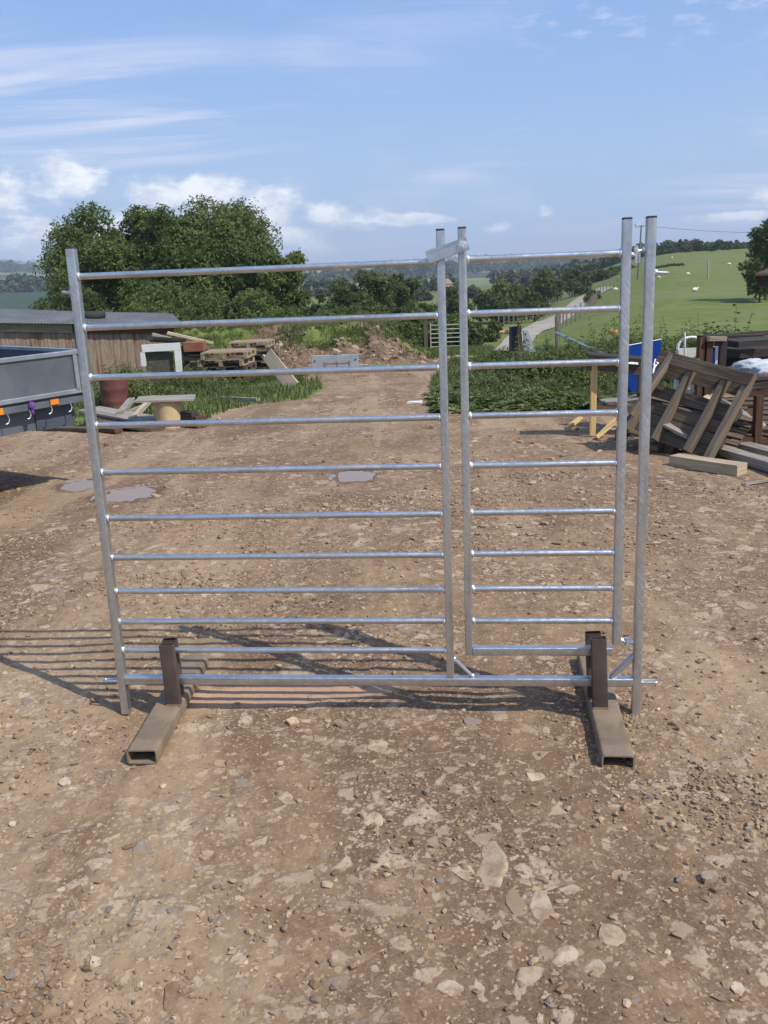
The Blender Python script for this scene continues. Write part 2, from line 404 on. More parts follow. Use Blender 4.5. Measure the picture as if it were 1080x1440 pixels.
MAT['hook'] = paint('zinc_hook', (0.35, 0.36, 0.38), (0.5, 0.5, 0.52), 0.35, 0.7, 30)
MAT['rubber'] = paint('tyre_rubber', (0.02, 0.02, 0.02), (0.04, 0.038, 0.035), 0.85)
MAT['shed_board'] = wood('weathered_shed_board', (0.21, 0.155, 0.115), (0.34, 0.265, 0.205), (0.13, 0.05, 0.035), s=0.8, amt=0.75)
MAT['grey_board'] = wood('grey_weathered_board', (0.23, 0.20, 0.165), (0.37, 0.33, 0.275), (0.13, 0.11, 0.09))
MAT['pale_board'] = wood('pale_board', (0.42, 0.33, 0.22), (0.56, 0.46, 0.32), (0.33, 0.25, 0.17), amt=0.4)
MAT['fresh_board'] = wood('fresh_yellow_board', (0.62, 0.42, 0.17), (0.74, 0.54, 0.26), (0.5, 0.32, 0.13), amt=0.3)
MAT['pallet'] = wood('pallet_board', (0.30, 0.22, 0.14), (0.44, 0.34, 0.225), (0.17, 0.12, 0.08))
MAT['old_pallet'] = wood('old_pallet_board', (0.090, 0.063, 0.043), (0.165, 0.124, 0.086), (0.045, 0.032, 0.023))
MAT['worn_pallet'] = wood('worn_pallet_bearer', (0.140, 0.108, 0.075), (0.235, 0.190, 0.135), (0.12, 0.09, 0.06))
MAT['block_board'] = wood('sawn_block', (0.36, 0.28, 0.18), (0.5, 0.41, 0.28), (0.26, 0.2, 0.13), amt=0.5)
MAT['red_timber'] = wood('red_brown_timber', (0.080, 0.042, 0.027), (0.13, 0.072, 0.043), (0.06, 0.03, 0.02))
MAT['black_timber'] = wood('dark_timber', (0.035, 0.030, 0.026), (0.07, 0.06, 0.05), (0.02, 0.018, 0.016))
MAT['post_wood'] = wood('fence_post', (0.16, 0.13, 0.10), (0.27, 0.23, 0.18), (0.1, 0.08, 0.06))
MAT['pole_wood'] = wood('pale_pole', (0.34, 0.30, 0.25), (0.46, 0.42, 0.36), (0.25, 0.22, 0.18))
MAT['wire'] = paint('wire', (0.2, 0.2, 0.2), (0.28, 0.28, 0.28), 0.5, 0.5)
MAT['rust'] = paint('rusty_drum', (0.115, 0.035, 0.028), (0.165, 0.055, 0.042), 0.7, 0.1, 5, c3=(0.25, 0.12, 0.08), s3=6, t3=0.64)
MAT['rust_box'] = paint('rusty_box', (0.20, 0.075, 0.035), (0.30, 0.12, 0.06), 0.8, 0.0, 6)
MAT['white_paint'] = paint('white_paint', (0.66, 0.66, 0.60), (0.78, 0.77, 0.71), 0.5, 0, 4, c3=(0.5, 0.48, 0.4), s3=5, t3=0.66)
MAT['white_sack'] = paint('white_sack', (0.42, 0.44, 0.46), (0.60, 0.61, 0.62), 0.8, 0, 5)
MAT['blue'] = paint('blue_sign_paint', (0.004, 0.028, 0.155), (0.008, 0.042, 0.21), 0.8, 0, 3, spec=0.05)
MAT['dark_net'] = paint('dark_mesh_panel', (0.07, 0.065, 0.045), (0.12, 0.11, 0.075), 0.9, 0, 12)
MAT['roof_tin'] = paint('grey_roof_sheet', (0.105, 0.107, 0.108), (0.165, 0.166, 0.166), 0.75, 0.0, 1.2, 0.002, 0.2, c3=(0.12, 0.11, 0.1), s3=1.6, t3=0.6)
MAT['black_plastic'] = paint('black_plastic', (0.012, 0.016, 0.025), (0.03, 0.036, 0.05), 0.4, 0, 4)
MAT['ply'] = paint('plywood', (0.50, 0.36, 0.19), (0.62, 0.46, 0.26), 0.7, 0, 5)
MAT['trough'] = paint('trough_steel', (0.34, 0.37, 0.40), (0.43, 0.46, 0.48), 0.5, 0.3, 4)
MAT['wool'] = paint('sheep_wool', (0.62, 0.58, 0.48), (0.75, 0.71, 0.61), 0.95)
MAT['sheep_face'] = paint('sheep_face', (0.55, 0.5, 0.4), (0.65, 0.6, 0.5), 0.9)
MAT['orange_hide'] = paint('orange_tan', (0.42, 0.17, 0.06), (0.52, 0.25, 0.10), 0.8)
MAT['stone'] = paint('rubble', (0.30, 0.24, 0.18), (0.5, 0.42, 0.33), 0.95, 0, 3)
MAT['farm_wall'] = paint('farm_wall', (0.5, 0.4, 0.34), (0.58, 0.48, 0.4), 0.9)
MAT['farm_roof'] = paint('farm_roof', (0.26, 0.17, 0.14), (0.32, 0.22, 0.18), 0.9)
MAT['bark'] = paint('bark', (0.09, 0.075, 0.055), (0.15, 0.13, 0.10), 0.95, 0, 10)
MAT['window_dark'] = paint('dark_glass', (0.02, 0.025, 0.03), (0.04, 0.045, 0.05), 0.15)

def leafmat(name, c1, c2, trans=0.35, rough=0.55):
    m, t = newmat(name); at_ = t.n('ShaderNodeAttribute', {'attribute_name': 'tint'})
    f = t.n('ShaderNodeSeparateColor', None, Color=at_.outputs['Color'])
    c = t.mix(f.outputs[0], c1, c2)
    c = t.mix(f.outputs[1], c, tuple(min(1, v*1.1+q) for v, q in zip(c2, (0.05, 0.035, 0.01))))
    d = t.n('ShaderNodeBsdfPrincipled', None, Base_Color=c, Roughness=rough); d.inputs['Specular IOR Level'].default_value = 0.3
    tr = t.n('ShaderNodeBsdfTranslucent', None, Color=t.mix(0.5, c, (0.16, 0.24, 0.03)))
    mx = t.n('ShaderNodeMixShader', None, Fac=trans, i1=d.outputs[0], i2=tr.outputs[0])
    out(t, mx.outputs[0]); return m
MAT['leaf'] = leafmat('ash_leaves', (0.058, 0.086, 0.020), (0.155, 0.195, 0.052))
MAT['leaf_dark'] = leafmat('dark_leaves', (0.048, 0.070, 0.021), (0.118, 0.148, 0.044))
MAT['leaf_pale'] = leafmat('pale_leaves', (0.055, 0.085, 0.03), (0.13, 0.17, 0.07))
MAT['leaf_far'] = leafmat('far_leaves', (0.040, 0.060, 0.024), (0.095, 0.122, 0.045), 0.15, 0.8)
MAT['nettle'] = leafmat('nettle_leaves', (0.078, 0.102, 0.028), (0.205, 0.215, 0.085), 0.35)
MAT['grass'] = leafmat('grass_blades', (0.060, 0.086, 0.024), (0.140, 0.165, 0.058), 0.35)

# ------------------------------------------------------------------ ground material
def ground_material():
    m, t = newmat('yard_and_fields'); co = t.n('ShaderNodeTexCoord').outputs['Object']
    sf = t.n('ShaderNodeSeparateColor', None, Color=t.n('ShaderNodeAttribute', {'attribute_name': 'tint'}).outputs['Color'])
    G, B, W = sf.outputs
    geo = t.n('ShaderNodeNewGeometry')
    big = t.noise(co, 0.55, 5, 0.6, 0.4); mid = t.noise(co, 2.6, 7, 0.65, 0.3); fine = t.noise(co, 17, 8, 0.7, 0.2); grit = t.noise(co, 130, 4, 0.7)
    c = t.mix(t.ramp(mid, 0.34, 0.68), (0.165, 0.101, 0.058), (0.285, 0.192, 0.115))
    c = t.mix(t.math('MULTIPLY', t.ramp(big, 0.46, 0.60), 0.85), c, (0.120, 0.069, 0.040))
    c = t.mix(t.math('MULTIPLY', t.ramp(t.noise(co, 1.1, 6, 0.65, 0.5), 0.54, 0.70), 0.6), c, (0.415, 0.305, 0.190))
    trk = t.noise(t.n('ShaderNodeMapping', None, Vector=co, Rotation=(0, 0, R_(-6)), Scale=(1.3, 0.16, 1)).outputs[0], 1.0, 6, 0.62, 0.5)
    c = t.mix(t.math('MULTIPLY', t.ramp(trk, 0.51, 0.62), 0.6), c, (0.40, 0.295, 0.185))
    c = t.mix(t.math('MULTIPLY', t.ramp(trk, 0.48, 0.38), 0.6), c, (0.120, 0.070, 0.041))
    c = t.mix(t.math('MULTIPLY', t.ramp(fine, 0.5, 0.72), 0.5), c, (0.44, 0.33, 0.21))
    c = t.mix(t.math('MULTIPLY', t.ramp(fine, 0.47, 0.3), 0.6), c, (0.100, 0.061, 0.038))
    c = t.mix(t.math('MULTIPLY', t.ramp(grit, 0.35, 0.7), 0.3), c, (0.40, 0.305, 0.20))
    # embedded stones, three sizes
    wob = t.n('ShaderNodeVectorMath', {'operation': 'ADD'}, i0=co, i1=t.vmath('SCALE', t.n('ShaderNodeTexNoise', None, Vector=co, Scale=13.0, Detail=5, Roughness=0.6).outputs['Color']).outputs[0]).outputs[0]
    for nd in t.nt.nodes:
        if nd.type == 'VECT_MATH' and nd.operation == 'SCALE': nd.inputs['Scale'].default_value = 0.055
    stony = t.ramp(t.noise(co, 1.4, 4, 0.6, 0.4), 0.38, 0.62)
    hsum = t.math('MULTIPLY', fine, 0.5)
    for sc_, thr, edge, col1, col2, seed in ((9.0, 1.03, 0.10, (0.44, 0.345, 0.235), (0.56, 0.46, 0.33), 0), (21.0, 0.985, 0.09, (0.38, 0.29, 0.20), (0.58, 0.475, 0.345), 3), (52.0, 0.93, 0.08, (0.28, 0.215, 0.155), (0.57, 0.465, 0.34), 7), (125.0, 0.89, 0.06, (0.22, 0.165, 0.12), (0.56, 0.455, 0.335), 9)):
        vv = t.n('ShaderNodeVectorMath', {'operation': 'ADD'}, i0=wob if sc_ < 60 else co, i1=(seed*3.1, seed*1.7, 0)).outputs[0]
        vo = t.n('ShaderNodeTexVoronoi', {'voronoi_dimensions': '2D'}, Vector=vv, Scale=sc_, Randomness=1.0)
        ve = t.n('ShaderNodeTexVoronoi', {'voronoi_dimensions': '2D', 'feature': 'DISTANCE_TO_EDGE'}, Vector=vv, Scale=sc_, Randomness=1.0)
        rs = t.n('ShaderNodeSeparateColor', None, Color=vo.outputs['Color'])
        pick = t.math('GREATER_THAN', t.math('ADD', rs.outputs[0], t.math('MULTIPLY', stony, 0.16)), thr)
        e = t.math('ADD', ve.outputs[0], t.math('MULTIPLY', t.math('SUBTRACT', fine, 0.5), 0.6))
        mk = t.math('MULTIPLY', pick, t.ramp(e, edge*0.2, edge*2.0))
        dusty = t.ramp(mid, 0.3, 0.62, 1.0, 0.5)
        mk = t.math('MULTIPLY', mk, dusty)
        sc2 = t.mix(rs.outputs[1], col1, col2); sc2 = t.mix(t.math('GREATER_THAN', rs.outputs[2], 0.93), sc2, (0.25, 0.225, 0.20))
        sc2 = t.mix(t.math('MULTIPLY', t.ramp(fine, 0.42, 0.6), 0.3), sc2, (0.3, 0.23, 0.165))
        c = t.mix(t.math('MULTIPLY', mk, 0.9), c, sc2)
        hsum = t.math('ADD', hsum, t.math('MULTIPLY', mk, 9.0/sc_*0.7))
    c = t.mix(1.0, c, (0.96, 0.905, 0.85), 'MULTIPLY')
    # wet, dark ground round the puddles
    c = t.mix(t.math('MULTIPLY', W, 1.2, clamp=True), c, (0.135, 0.080, 0.050))
    c = t.mix(t.math('MULTIPLY', t.n('ShaderNodeAttribute', {'attribute_name': 'tint'}).outputs['Alpha'], 0.92), c, t.mix(mid, (0.40, 0.235, 0.145), (0.52, 0.33, 0.215)))
    # bank soil
    lum = t.noise(co, 3.2, 8, 0.7, 0.4)
    soil = t.mix(t.ramp(lum, 0.35, 0.66), (0.085, 0.052, 0.033), (0.24, 0.165, 0.105))
    soil = t.mix(t.ramp(t.noise(co, 7.5, 6, 0.7), 0.60, 0.68), soil, (0.38, 0.29, 0.20))
    c = t.mix(B, c, soil)
    # grass and fields
    g1 = t.noise(co, 0.9, 8, 0.7, 0.3); g2 = t.noise(co, 0.045, 5, 0.6, 0.5); g3 = t.noise(co, 9, 5, 0.7)
    gr = t.mix(t.ramp(g1, 0.35, 0.65), (0.095, 0.124, 0.024), (0.158, 0.190, 0.040))
    gr = t.mix(t.math('MULTIPLY', t.ramp(g2, 0.42, 0.62), 0.75), gr, (0.150, 0.165, 0.055))
    gr = t.mix(t.math('MULTIPLY', t.ramp(g3, 0.5, 0.7), 0.4), gr, (0.055, 0.085, 0.022))
    cell = t.n('ShaderNodeTexVoronoi', {'voronoi_dimensions': '2D'}, Vector=co, Scale=0.0042)
    cs = t.n('ShaderNodeSeparateColor', None, Color=cell.outputs['Color'])
    fld = t.mix(cs.outputs[0], (0.085, 0.13, 0.045), (0.19, 0.21, 0.085)); fld = t.mix(t.math('GREATER_THAN', cs.outputs[1], 0.72), fld, (0.035, 0.06, 0.03))
    gr = t.mix(t.ramp(t.noise(co, 0.32, 8, 0.75, 0.6), 0.60, 0.68, 0, 0.6), gr, (0.052, 0.064, 0.026))
    gr = t.mix(t.ramp(t.noise(t.n('ShaderNodeMapping', None, Vector=co, Scale=(.35, 1.2, 1)).outputs[0], 0.12, 6, 0.7, 0.3), 0.5, 0.66, 0, 0.5), gr, (0.175, 0.180, 0.070))
    dist = t.vmath('LENGTH', co).outputs['Value']
    gr = t.mix(t.ramp(dist, 230, 420), gr, fld)
    edge = t.math('ADD', G, t.math('MULTIPLY', t.math('SUBTRACT', t.noise(co, 4.5, 6, 0.7), 0.5), t.ramp(dist, 15, 60, 1.1, 0.2)))
    c = t.mix(t.ramp(edge, 0.42, 0.58), c, gr)
    rough = t.math('SUBTRACT', 0.95, t.math('MULTIPLY', W, 0.3))
    b = t.n('ShaderNodeBsdfPrincipled', None, Base_Color=c, Roughness=rough, Normal=bump(t, t.math('ADD', hsum, t.math('MULTIPLY', grit, 0.18)), 0.010, 0.8))
    b.inputs['Specular IOR Level'].default_value = 0.2
    out(t, b.outputs[0]); return m
MAT['ground'] = ground_material()

# ------------------------------------------------------------------ ground mesh, polar grid
def build_ground():
    ang = np.concatenate([np.linspace(-180, -48, 60, endpoint=False), np.linspace(-48, 48, 900, endpoint=False), np.linspace(48, 180, 61)])
    rr = [0.25]
    while rr[-1] < 9000:
        r = rr[-1]; rr.append(r*(1.03 if r < 1.0 else 1.0050 if r < 12 else 1.009 if r < 45 else 1.02))
    rr = np.array(rr); A, Rr = np.meshgrid(np.radians(ang), rr)
    x = Rr*np.sin(A); y = Rr*np.cos(A); z = T1(x, y)
    n, k = len(rr), len(ang)
    ins = inside_dist(x, y, YARD) + 0.30*fbm(x/1.1, y/1.1, 51, 4)
    grass = 1-sst(ins, -0.35, 0.35)
    d = (y - (25.5 - 0.10*(x+3)))
    wv = 0.5*fbm(x/1.5, y/1.5, 53, 3)
    al = sst(x+wv, -3.2, -2.7)*(1-sst(x+wv, 1.5, 2.6))
    bank = sst(d, -5.0, -4.0)*(1-sst(d+wv, -1.3, -0.7))*al
    bank = np.maximum(bank, np.exp(-((x+2.9)/.7)**2)*sst(d, -4.5, -3.5)*(1-sst(d, .6, 1.2)))
    tongue = np.exp(-((x+1.35+wv)/0.95)**2)*sst(d+wv, -3.2, -2.2)      # grass tongue down the front of the bank
    bank = bank*(1-sst(tongue, 0.3, 0.6))
    grass = grass*(1-bank)
    grass = np.maximum(grass, sst(tongue, 0.3, 0.6)*al)
    wet = np.zeros_like(x)
    for i, c in enumerate(PUD): wet = np.maximum(wet, sst(pudmask(x, y, c, 1.4, i), -0.25, 0.35)*0.8)
    mud = sst(pudmask(x, y, (MUDP.x, MUDP.y, *MUDR), 1.45, 9, 0.45), 0.05, 0.30)
    col = np.stack([grass, bank, wet, mud], -1).reshape(-1, 4)
    V = np.stack([x, y, z], -1).reshape(-1, 3)
    i = np.arange((n-1)*(k-1)); a = (i//(k-1))*k + i % (k-1)
    F = np.stack([a, a+1, a+k+1, a+k], -1)[:, ::-1]
    # centre cap
    V = np.vstack([V, [0, 0, 0]]); col = np.vstack([col, [0, 0, 0, 0]])
    cap = np.stack([np.arange(k-1)+1, np.arange(k-1), np.full(k-1, n*k), np.full(k-1, n*k)], -1)
    o = raw_mesh('ground', V, F, MAT['ground'], col=col, smooth=True)
    tag(o, 'stony brown yard running out into green grass fields', kind='structure')
build_ground()

# puddles: still muddy water lying in the dips
def puddle(c, label, mat, lift=0.0, grow=1.35, n=44):
    bm = MB(); z = tz(c[0], c[1]) - 0.010 + lift
    bm.V = [(c[0]+c[2]*grow*math.cos(2*math.pi*i/n), c[1]+c[3]*grow*math.sin(2*math.pi*i/n), z) for i in range(n)]
    bm.F = [tuple(range(n))]; bm.UV = [[(0, 0)]*n]
    return tag(bm.build('puddle', mat), label, kind='structure')
m, t = newmat('muddy_water'); co = t.n('ShaderNodeTexCoord').outputs['Object']
b = t.n('ShaderNodeBsdfPrincipled', None, Base_Color=t.mix(t.noise(co, 3, 4), (0.25, 0.18, 0.13), (0.31, 0.23, 0.17)), Roughness=0.30, Normal=bump(t, t.noise(co, 9, 3), 0.002, 0.4)); b.inputs['Specular IOR Level'].default_value = 0.35; out(t, b.outputs[0])
MAT['water'] = m
puddle(PUD[0], 'wider muddy puddle behind the foot of the hurdle post', MAT['water'])
puddle(PUD[1], 'smaller muddy puddle nearest the trailer', MAT['water'])
puddle(PUD[2], 'small round muddy puddle in the middle of the yard', MAT['water'])

# ------------------------------------------------------------------ loose gravel and set stones (one uncountable mass)
_ico = bmesh.new(); bmesh.ops.create_icosphere(_ico, subdivisions=1, radius=1.0)
ICV = np.array([v.co[:] for v in _ico.verts]); ICF = np.array([[v.index for v in f.verts] for f in _ico.faces]); _ico.free()
_ico = bmesh.new(); bmesh.ops.create_icosphere(_ico, subdivisions=2, radius=1.0)
IC2V = np.array([v.co[:] for v in _ico.verts]); IC2F = np.array([[v.index for v in f.verts] for f in _ico.faces]); _ico.free()
def stones(rng, x, y, s, flat, V0, F0, sink=0.35, warp=0.28, angular=True):
    n = len(x); nv = len(V0)
    P = V0[None]*(1+warp*rng.normal(size=(n, nv, 1)).clip(-1.6, 1.6)*(1 if nv < 20 else 0.35))
    ax = np.stack([rng.uniform(.65, 1.25, n), rng.uniform(.55, 1.0, n), flat], -1)[:, None]
    if nv > 20:   # cut corners: flat-sided slabs
        for k in range(5):
            d = rng.normal(size=(n, 3)); d[:, 2] *= 0.15; d /= np.linalg.norm(d, axis=1, keepdims=True)
            h = rng.uniform(.45, .8, (n, 1)); q = np.einsum('nvk,nk->nv', P, d); ex = np.maximum(q-h, 0)
            P = P - ex[..., None]*d[:, None]
    P[..., 2] = np.clip(P[..., 2], -1, 0.55 if nv > 20 else 0.8)
    P = P*ax*s[:, None, None]
    a = rng.uniform(0, 6.283, n); c, sn = np.cos(a)[:, None], np.sin(a)[:, None]
    X = P[..., 0]*c - P[..., 1]*sn; Y = P[..., 0]*sn + P[..., 1]*c
    tx = rng.normal(size=(n, 1))*0.10; ty = rng.normal(size=(n, 1))*0.10
    Z = P[..., 2] + X*tx + Y*ty
    zg = T1(x, y)
    X = X + x[:, None]; Y = Y + y[:, None]; Z = Z + (zg + s*flat*(0.5-sink*1.3))[:, None]
    V = np.stack([X, Y, Z], -1).reshape(-1, 3)
    F = (F0[None] + (np.arange(n)*nv)[:, None, None]).reshape(-1, 3)
    return V, F
def stonemat():
    m, t = newmat('stone_chips'); co = t.n('ShaderNodeTexCoord').outputs['Object']
    at_ = t.n('ShaderNodeAttribute', {'attribute_name': 'tint'}).outputs['Color']
    n1 = t.noise(co, 40, 6, 0.7)
    c = t.mix(t.math('MULTIPLY', t.ramp(t.noise(co, 19, 8, 0.75, .4), 0.42, 0.60), 0.85), at_, (0.27, 0.178, 0.105))
    c = t.mix(t.math('MULTIPLY', t.ramp(n1, 0.55, 0.7), 0.35), c, (0.2, 0.16, 0.13))
    b = t.n('ShaderNodeBsdfPrincipled', None, Base_Color=c, Roughness=0.92, Normal=bump(t, n1, 0.004, 0.9)); b.inputs['Specular IOR Level'].default_value = 0.2
    out(t, b.outputs[0]); return m
MAT['chips'] = stonemat()
def keep_off(x, y):
    k = np.ones(x.shape, bool)
    for i, c in enumerate(PUD): k &= pudmask(x, y, c, 1.1, i, 0.3) < 0
    k &= (pudmask(x, y, (MUDP.x, MUDP.y, *MUDR), 0.9, 9, 0.4) < 0)
    return k
PALE = np.array([[0.50, 0.405, 0.285], [0.56, 0.46, 0.335], [0.42, 0.33, 0.23], [0.36, 0.275, 0.19], [0.30, 0.235, 0.17], [0.26, 0.235, 0.21], [0.46, 0.345, 0.225], [0.24, 0.16, 0.10]])*np.array([1.0, 0.93, 0.85])
def scatter(rng, n, r0, r1, amin, amax, pw):
    """positions in a wedge before the camera, denser near; clustered in stony patches"""
    u = rng.uniform(size=n*3); r = (r0**pw + u*(r1**pw-r0**pw))**(1/pw); a = rng.uniform(R_(amin), R_(amax), n*3)
    x = r*np.sin(a); y = r*np.cos(a)
    dens = 0.25 + 1.5*sst(fbm(x/0.8+5, y/0.8, 61, 4), -0.12, 0.35)
    k = (rng.uniform(size=n*3) < dens/1.75) & keep_off(x, y)
    x, y = x[k][:n], y[k][:n]; return x, y
def build_gravel():
    rng = np.random.default_rng(5); Vs = []; Fs = []; Cs = []; off = 0
    def add(V, F, n, nv, wts):
        nonlocal off
        c = PALE[rng.choice(len(PALE), n, p=np.array(wts)/sum(wts))]*rng.uniform(.70, 1.0, (n, 1))
        Vs.append(V); Fs.append(F+off); Cs.append(np.repeat(c, nv, 0)); off += len(V)
    x, y = scatter(rng, 42000, 1.0, 6.0, -38, 38, 1.1); n = len(x)
    s = 0.0024*np.exp(rng.exponential(0.48, n)); s = np.minimum(s, 0.014)
    V, F = stones(rng, x, y, s, rng.uniform(.45, .9, n), ICV, ICF); add(V, F, n, 12, [2, 2, 3, 4, 4, 1.2, 2, 4])
    x, y = scatter(rng, 13000, 4.5, 22, -36, 36, 1.0); n = len(x)
    k = inside_dist(x, y, YARD) > 0.1; x, y = x[k], y[k]; n = len(x)
    s = np.minimum(0.006*np.exp(rng.exponential(0.5, n)), 0.035)
    V, F = stones(rng, x, y, s, rng.uniform(.4, .8, n), ICV, ICF); add(V, F, n, 12, [2, 2, 3, 4, 4, 2, 2, 4])
    x, y = scatter(rng, 16000, 1.0, 7.0, -38, 38, 1.0); k = fbm(x/.35+9, y/.35, 66, 3) > .10; x, y = x[k], y[k]; n = len(x)
    s = np.minimum(0.0045*np.exp(rng.exponential(0.35, n)), 0.012)
    V, F = stones(rng, x, y, s, rng.uniform(.6, 1.0, n), ICV, ICF, sink=-.1); add(V, F, n, 12, [1, 1, 3, 4, 4, 3, 2, 5])
    # larger flat stones, mostly trodden in
    x, y = scatter(rng, 1700, 1.1, 9.0, -36, 36, 1.0); n = len(x)
    s = np.minimum(0.011*np.exp(rng.exponential(0.42, n)), 0.05)
    V, F = stones(rng, x, y, s, rng.uniform(.16, .40, n), IC2V, IC2F, sink=0.62, warp=0.14); add(V, F, n, len(IC2V), [4, 4, 4, 2, 1, 1, 2, .3])
    # rubble down the face of the earth bank
    n = 1100; x = rng.uniform(-3.2, 2.4, n); y = 25.5-0.10*(x+3)-np.abs(rng.normal(size=n))*1.6-0.6-rng.uniform(0, 2, n)
    s = np.minimum(0.022*np.exp(rng.exponential(0.45, n)), 0.11)
    V, F = stones(rng, x, y, s, rng.uniform(.5, .9, n), ICV, ICF); add(V, F, n, 12, [2, 2, 3, 4, 4, 1, 3, 4])
    o = raw_mesh('gravel', np.vstack(Vs), np.vstack(Fs), MAT['chips'], col=np.vstack(Cs).astype(np.float32))
    tag(o, 'loose pale stone chips trodden into the brown yard', 'gravel', kind='stuff')
build_gravel()

def big_stone(px, py, size, flat, label, seed, mat='chips', col=(0.50, 0.42, 0.32), sink=0.3, name='stone', group=None):
    col = (col[0]*.84, col[1]*.765, col[2]*.68); rng = np.random.default_rng(seed); p = gp(px, py)
    V, F = stones(rng, np.array([p.x]), np.array([p.y]), np.array([size]), np.array([flat]), IC2V, IC2F, sink=sink, warp=0.2)
    base = Vector((p.x, p.y, float(T1(p.x, p.y)))); V = V - np.array(base)
    o = raw_mesh(name, V, F, MAT[mat], col=np.repeat(np.array([col]), len(V), 0).astype(np.float32)); o.location = base
    return tag(o, label, 'stone', group)
for i, (px, py, s, fl, sk, cl, lb) in enumerate([
    (685, 1213, .120, .10, .70, (0.47, 0.395, 0.30), 'largest pale flat rock set in the ground, nearest the middle'),
    (650, 1228, .050, .14, .62, (0.55, 0.46, 0.35), 'pale flat rock broken off the near end of the largest rock'),
    (523, 1160, .070, .14, .60, (0.57, 0.49, 0.37), 'pale ragged flat rock below the loose pair of stones'),
    (403, 1124, .055, .12, .60, (0.53, 0.45, 0.34), 'long thin cream stone lying flat left of the middle'),
    (530, 1051, .050, .12, .60, (0.53, 0.44, 0.33), 'cream flat stone nearest the barred shadows'),
    (755, 1275, .065, .15, .62, (0.56, 0.48, 0.37), 'pale triangular flat rock in a row of flat rocks'),
    (799, 1252, .045, .18, .60, (0.56, 0.48, 0.37), 'rounded pale rock split in two beside the triangular one'),
    (795, 1353, .050, .16, .62, (0.56, 0.48, 0.37), 'long pale wedge of rock near the lower edge'),
    (836, 1361, .040, .16, .60, (0.53, 0.45, 0.35), 'square pale flat rock beside the long wedge'),
    (745, 1385, .080, .10, .66, (0.44, 0.37, 0.29), 'wide dusty flat rock at the lower edge of the yard'),
    (636, 1390, .045, .16, .60, (0.56, 0.48, 0.37), 'pale split flat rock left of the wide dusty one'),
    (995, 1238, .030, .85, .22, (0.42, 0.37, 0.31), 'grey lump of stone standing proud with a dark shaded side'),
    (412, 1017, .024, .60, .25, (0.62, 0.52, 0.38), 'cream stone, left one of the loose pair under the bottom rail'),
    (430, 1018, .022, .60, .25, (0.62, 0.52, 0.38), 'cream stone, right one of the loose pair under the bottom rail'),
    (90, 1102, .030, .55, .25, (0.58, 0.51, 0.42), 'pale upright chip of stone on its own near the left edge'),
    (393, 940, .026, .6, .25, (0.52, 0.45, 0.35), 'stone lying in the barred shadow behind the hurdle'),
    (1040, 1393, .030, .2, .5, (0.58, 0.5, 0.4), 'small cream bar of stone in the lower right corner'),
    (1000, 1238+70, .02, .3, .5, (0.5, 0.43, 0.34), 'small pale stone below the grey standing lump')]):
    big_stone(px, py, s, fl, lb, 100+i, col=cl, sink=sk)

# ------------------------------------------------------------------ the hurdle with its walk-through gate
GX0, GY0, GYAW, GLEAN = -0.976, 2.834, R_(5.48), R_(2.61)
GU = Vector((math.cos(GYAW), -math.sin(GYAW), 0)); GVV = Vector((0, math.sin(GLEAN), math.cos(GLEAN)))
GN = GU.cross(GVV).normalized()            # GN points towards the camera side or away; fixed below
if GN.y > 0: GN = -GN
def G(u, v, n=0.0): return Vector((GX0, GY0, 0)) + GU*u + GVV*v + GN*n
hur = empty('sheep_hurdle', (GX0, GY0, 0), 'galvanised barred sheep hurdle with a small hinged gate, standing upright in the yard', 'hurdle')
US = [0, 1.191, 1.258, 1.758, 1.830]
PW = 0.0295
def post(u, v0, v1, parent, name='post', wd=PW):
    b = MB(); b.prism(G(u, v0), G(u, v1), rrect(wd, wd, 0.004), up=GN); o = b.build(name, MAT['galv'], parent, smooth=35)
    e = MB(); e.prism(G(u, v1), G(u, v1+0.006), rrect(wd*1.0, wd*1.0, 0.004), up=GN); e.build('end_cap', MAT['dark_end'], o)
    return o
post(US[0], 0.0, 1.633, hur); post(US[1], 0.147, 1.639, hur, wd=0.0262); post(US[4], 0.0, 1.649, hur)
RL = [1.547, 1.384, 1.221, 1.06, .898, .736, .593, .469, .355, .246]
RG = [1.551, 1.386, 1.222, 1.062, .898, .738, .595, .471, .354]
def rail(u0, u1, v, parent, k):
    b = MB(); r = 0.0105; b.tube(G(u0, v), G(u1, v), r, n=14, cap=False)
    o = b.build('rail', MAT['galv_rail'], parent, smooth=40)
    for j, (u, sg) in enumerate(((u0, 1), (u1, -1))):
        MB().lump(G(u+sg*0.003, v), (0.0075, 0.0135, 0.0135), seed=k*7+j, n=8, m=5).build('weld', MAT['weld'], o, smooth=60)
    return o
for k, v in enumerate(RL): rail(US[0]+PW/2, US[1]-0.014, v, hur, k)
b = MB(); b.prism(G(US[0]+PW/2, .132), G(US[4]-PW/2, .132), rrect(0.03, 0.03, .004)); b.build('bottom_rail', MAT['galv_rail'], hur, smooth=35)
def flat(u0, v0, u1, v1, wd, th, n=0): 
    b = MB(); b.prism(G(u0, v0, n), G(u1, v1, n), rrect(th, wd, .0015, 1), up=GVV if abs(u1-u0) > abs(v1-v0)*0.5 else GU); return b
b = MB(); b.tube(G(US[1]+.014, .215), G(US[1]+.075, .150), .0065, n=8); b.lump(G(US[1]+.076, .150), .009, 1, 8, 5); b.lump(G(US[1]+.015, .214), .009, 2, 8, 5); b.build('brace', MAT['galv'], hur, smooth=40)
b = MB(); b.prism(G(US[4]-.016, .222), G(US[4]-.085, .148), rrect(.018, .018, .002)); b.lump(G(US[4]-.017, .22), .012, 3, 8, 5); b.build('brace', MAT['galv'], hur, smooth=40)
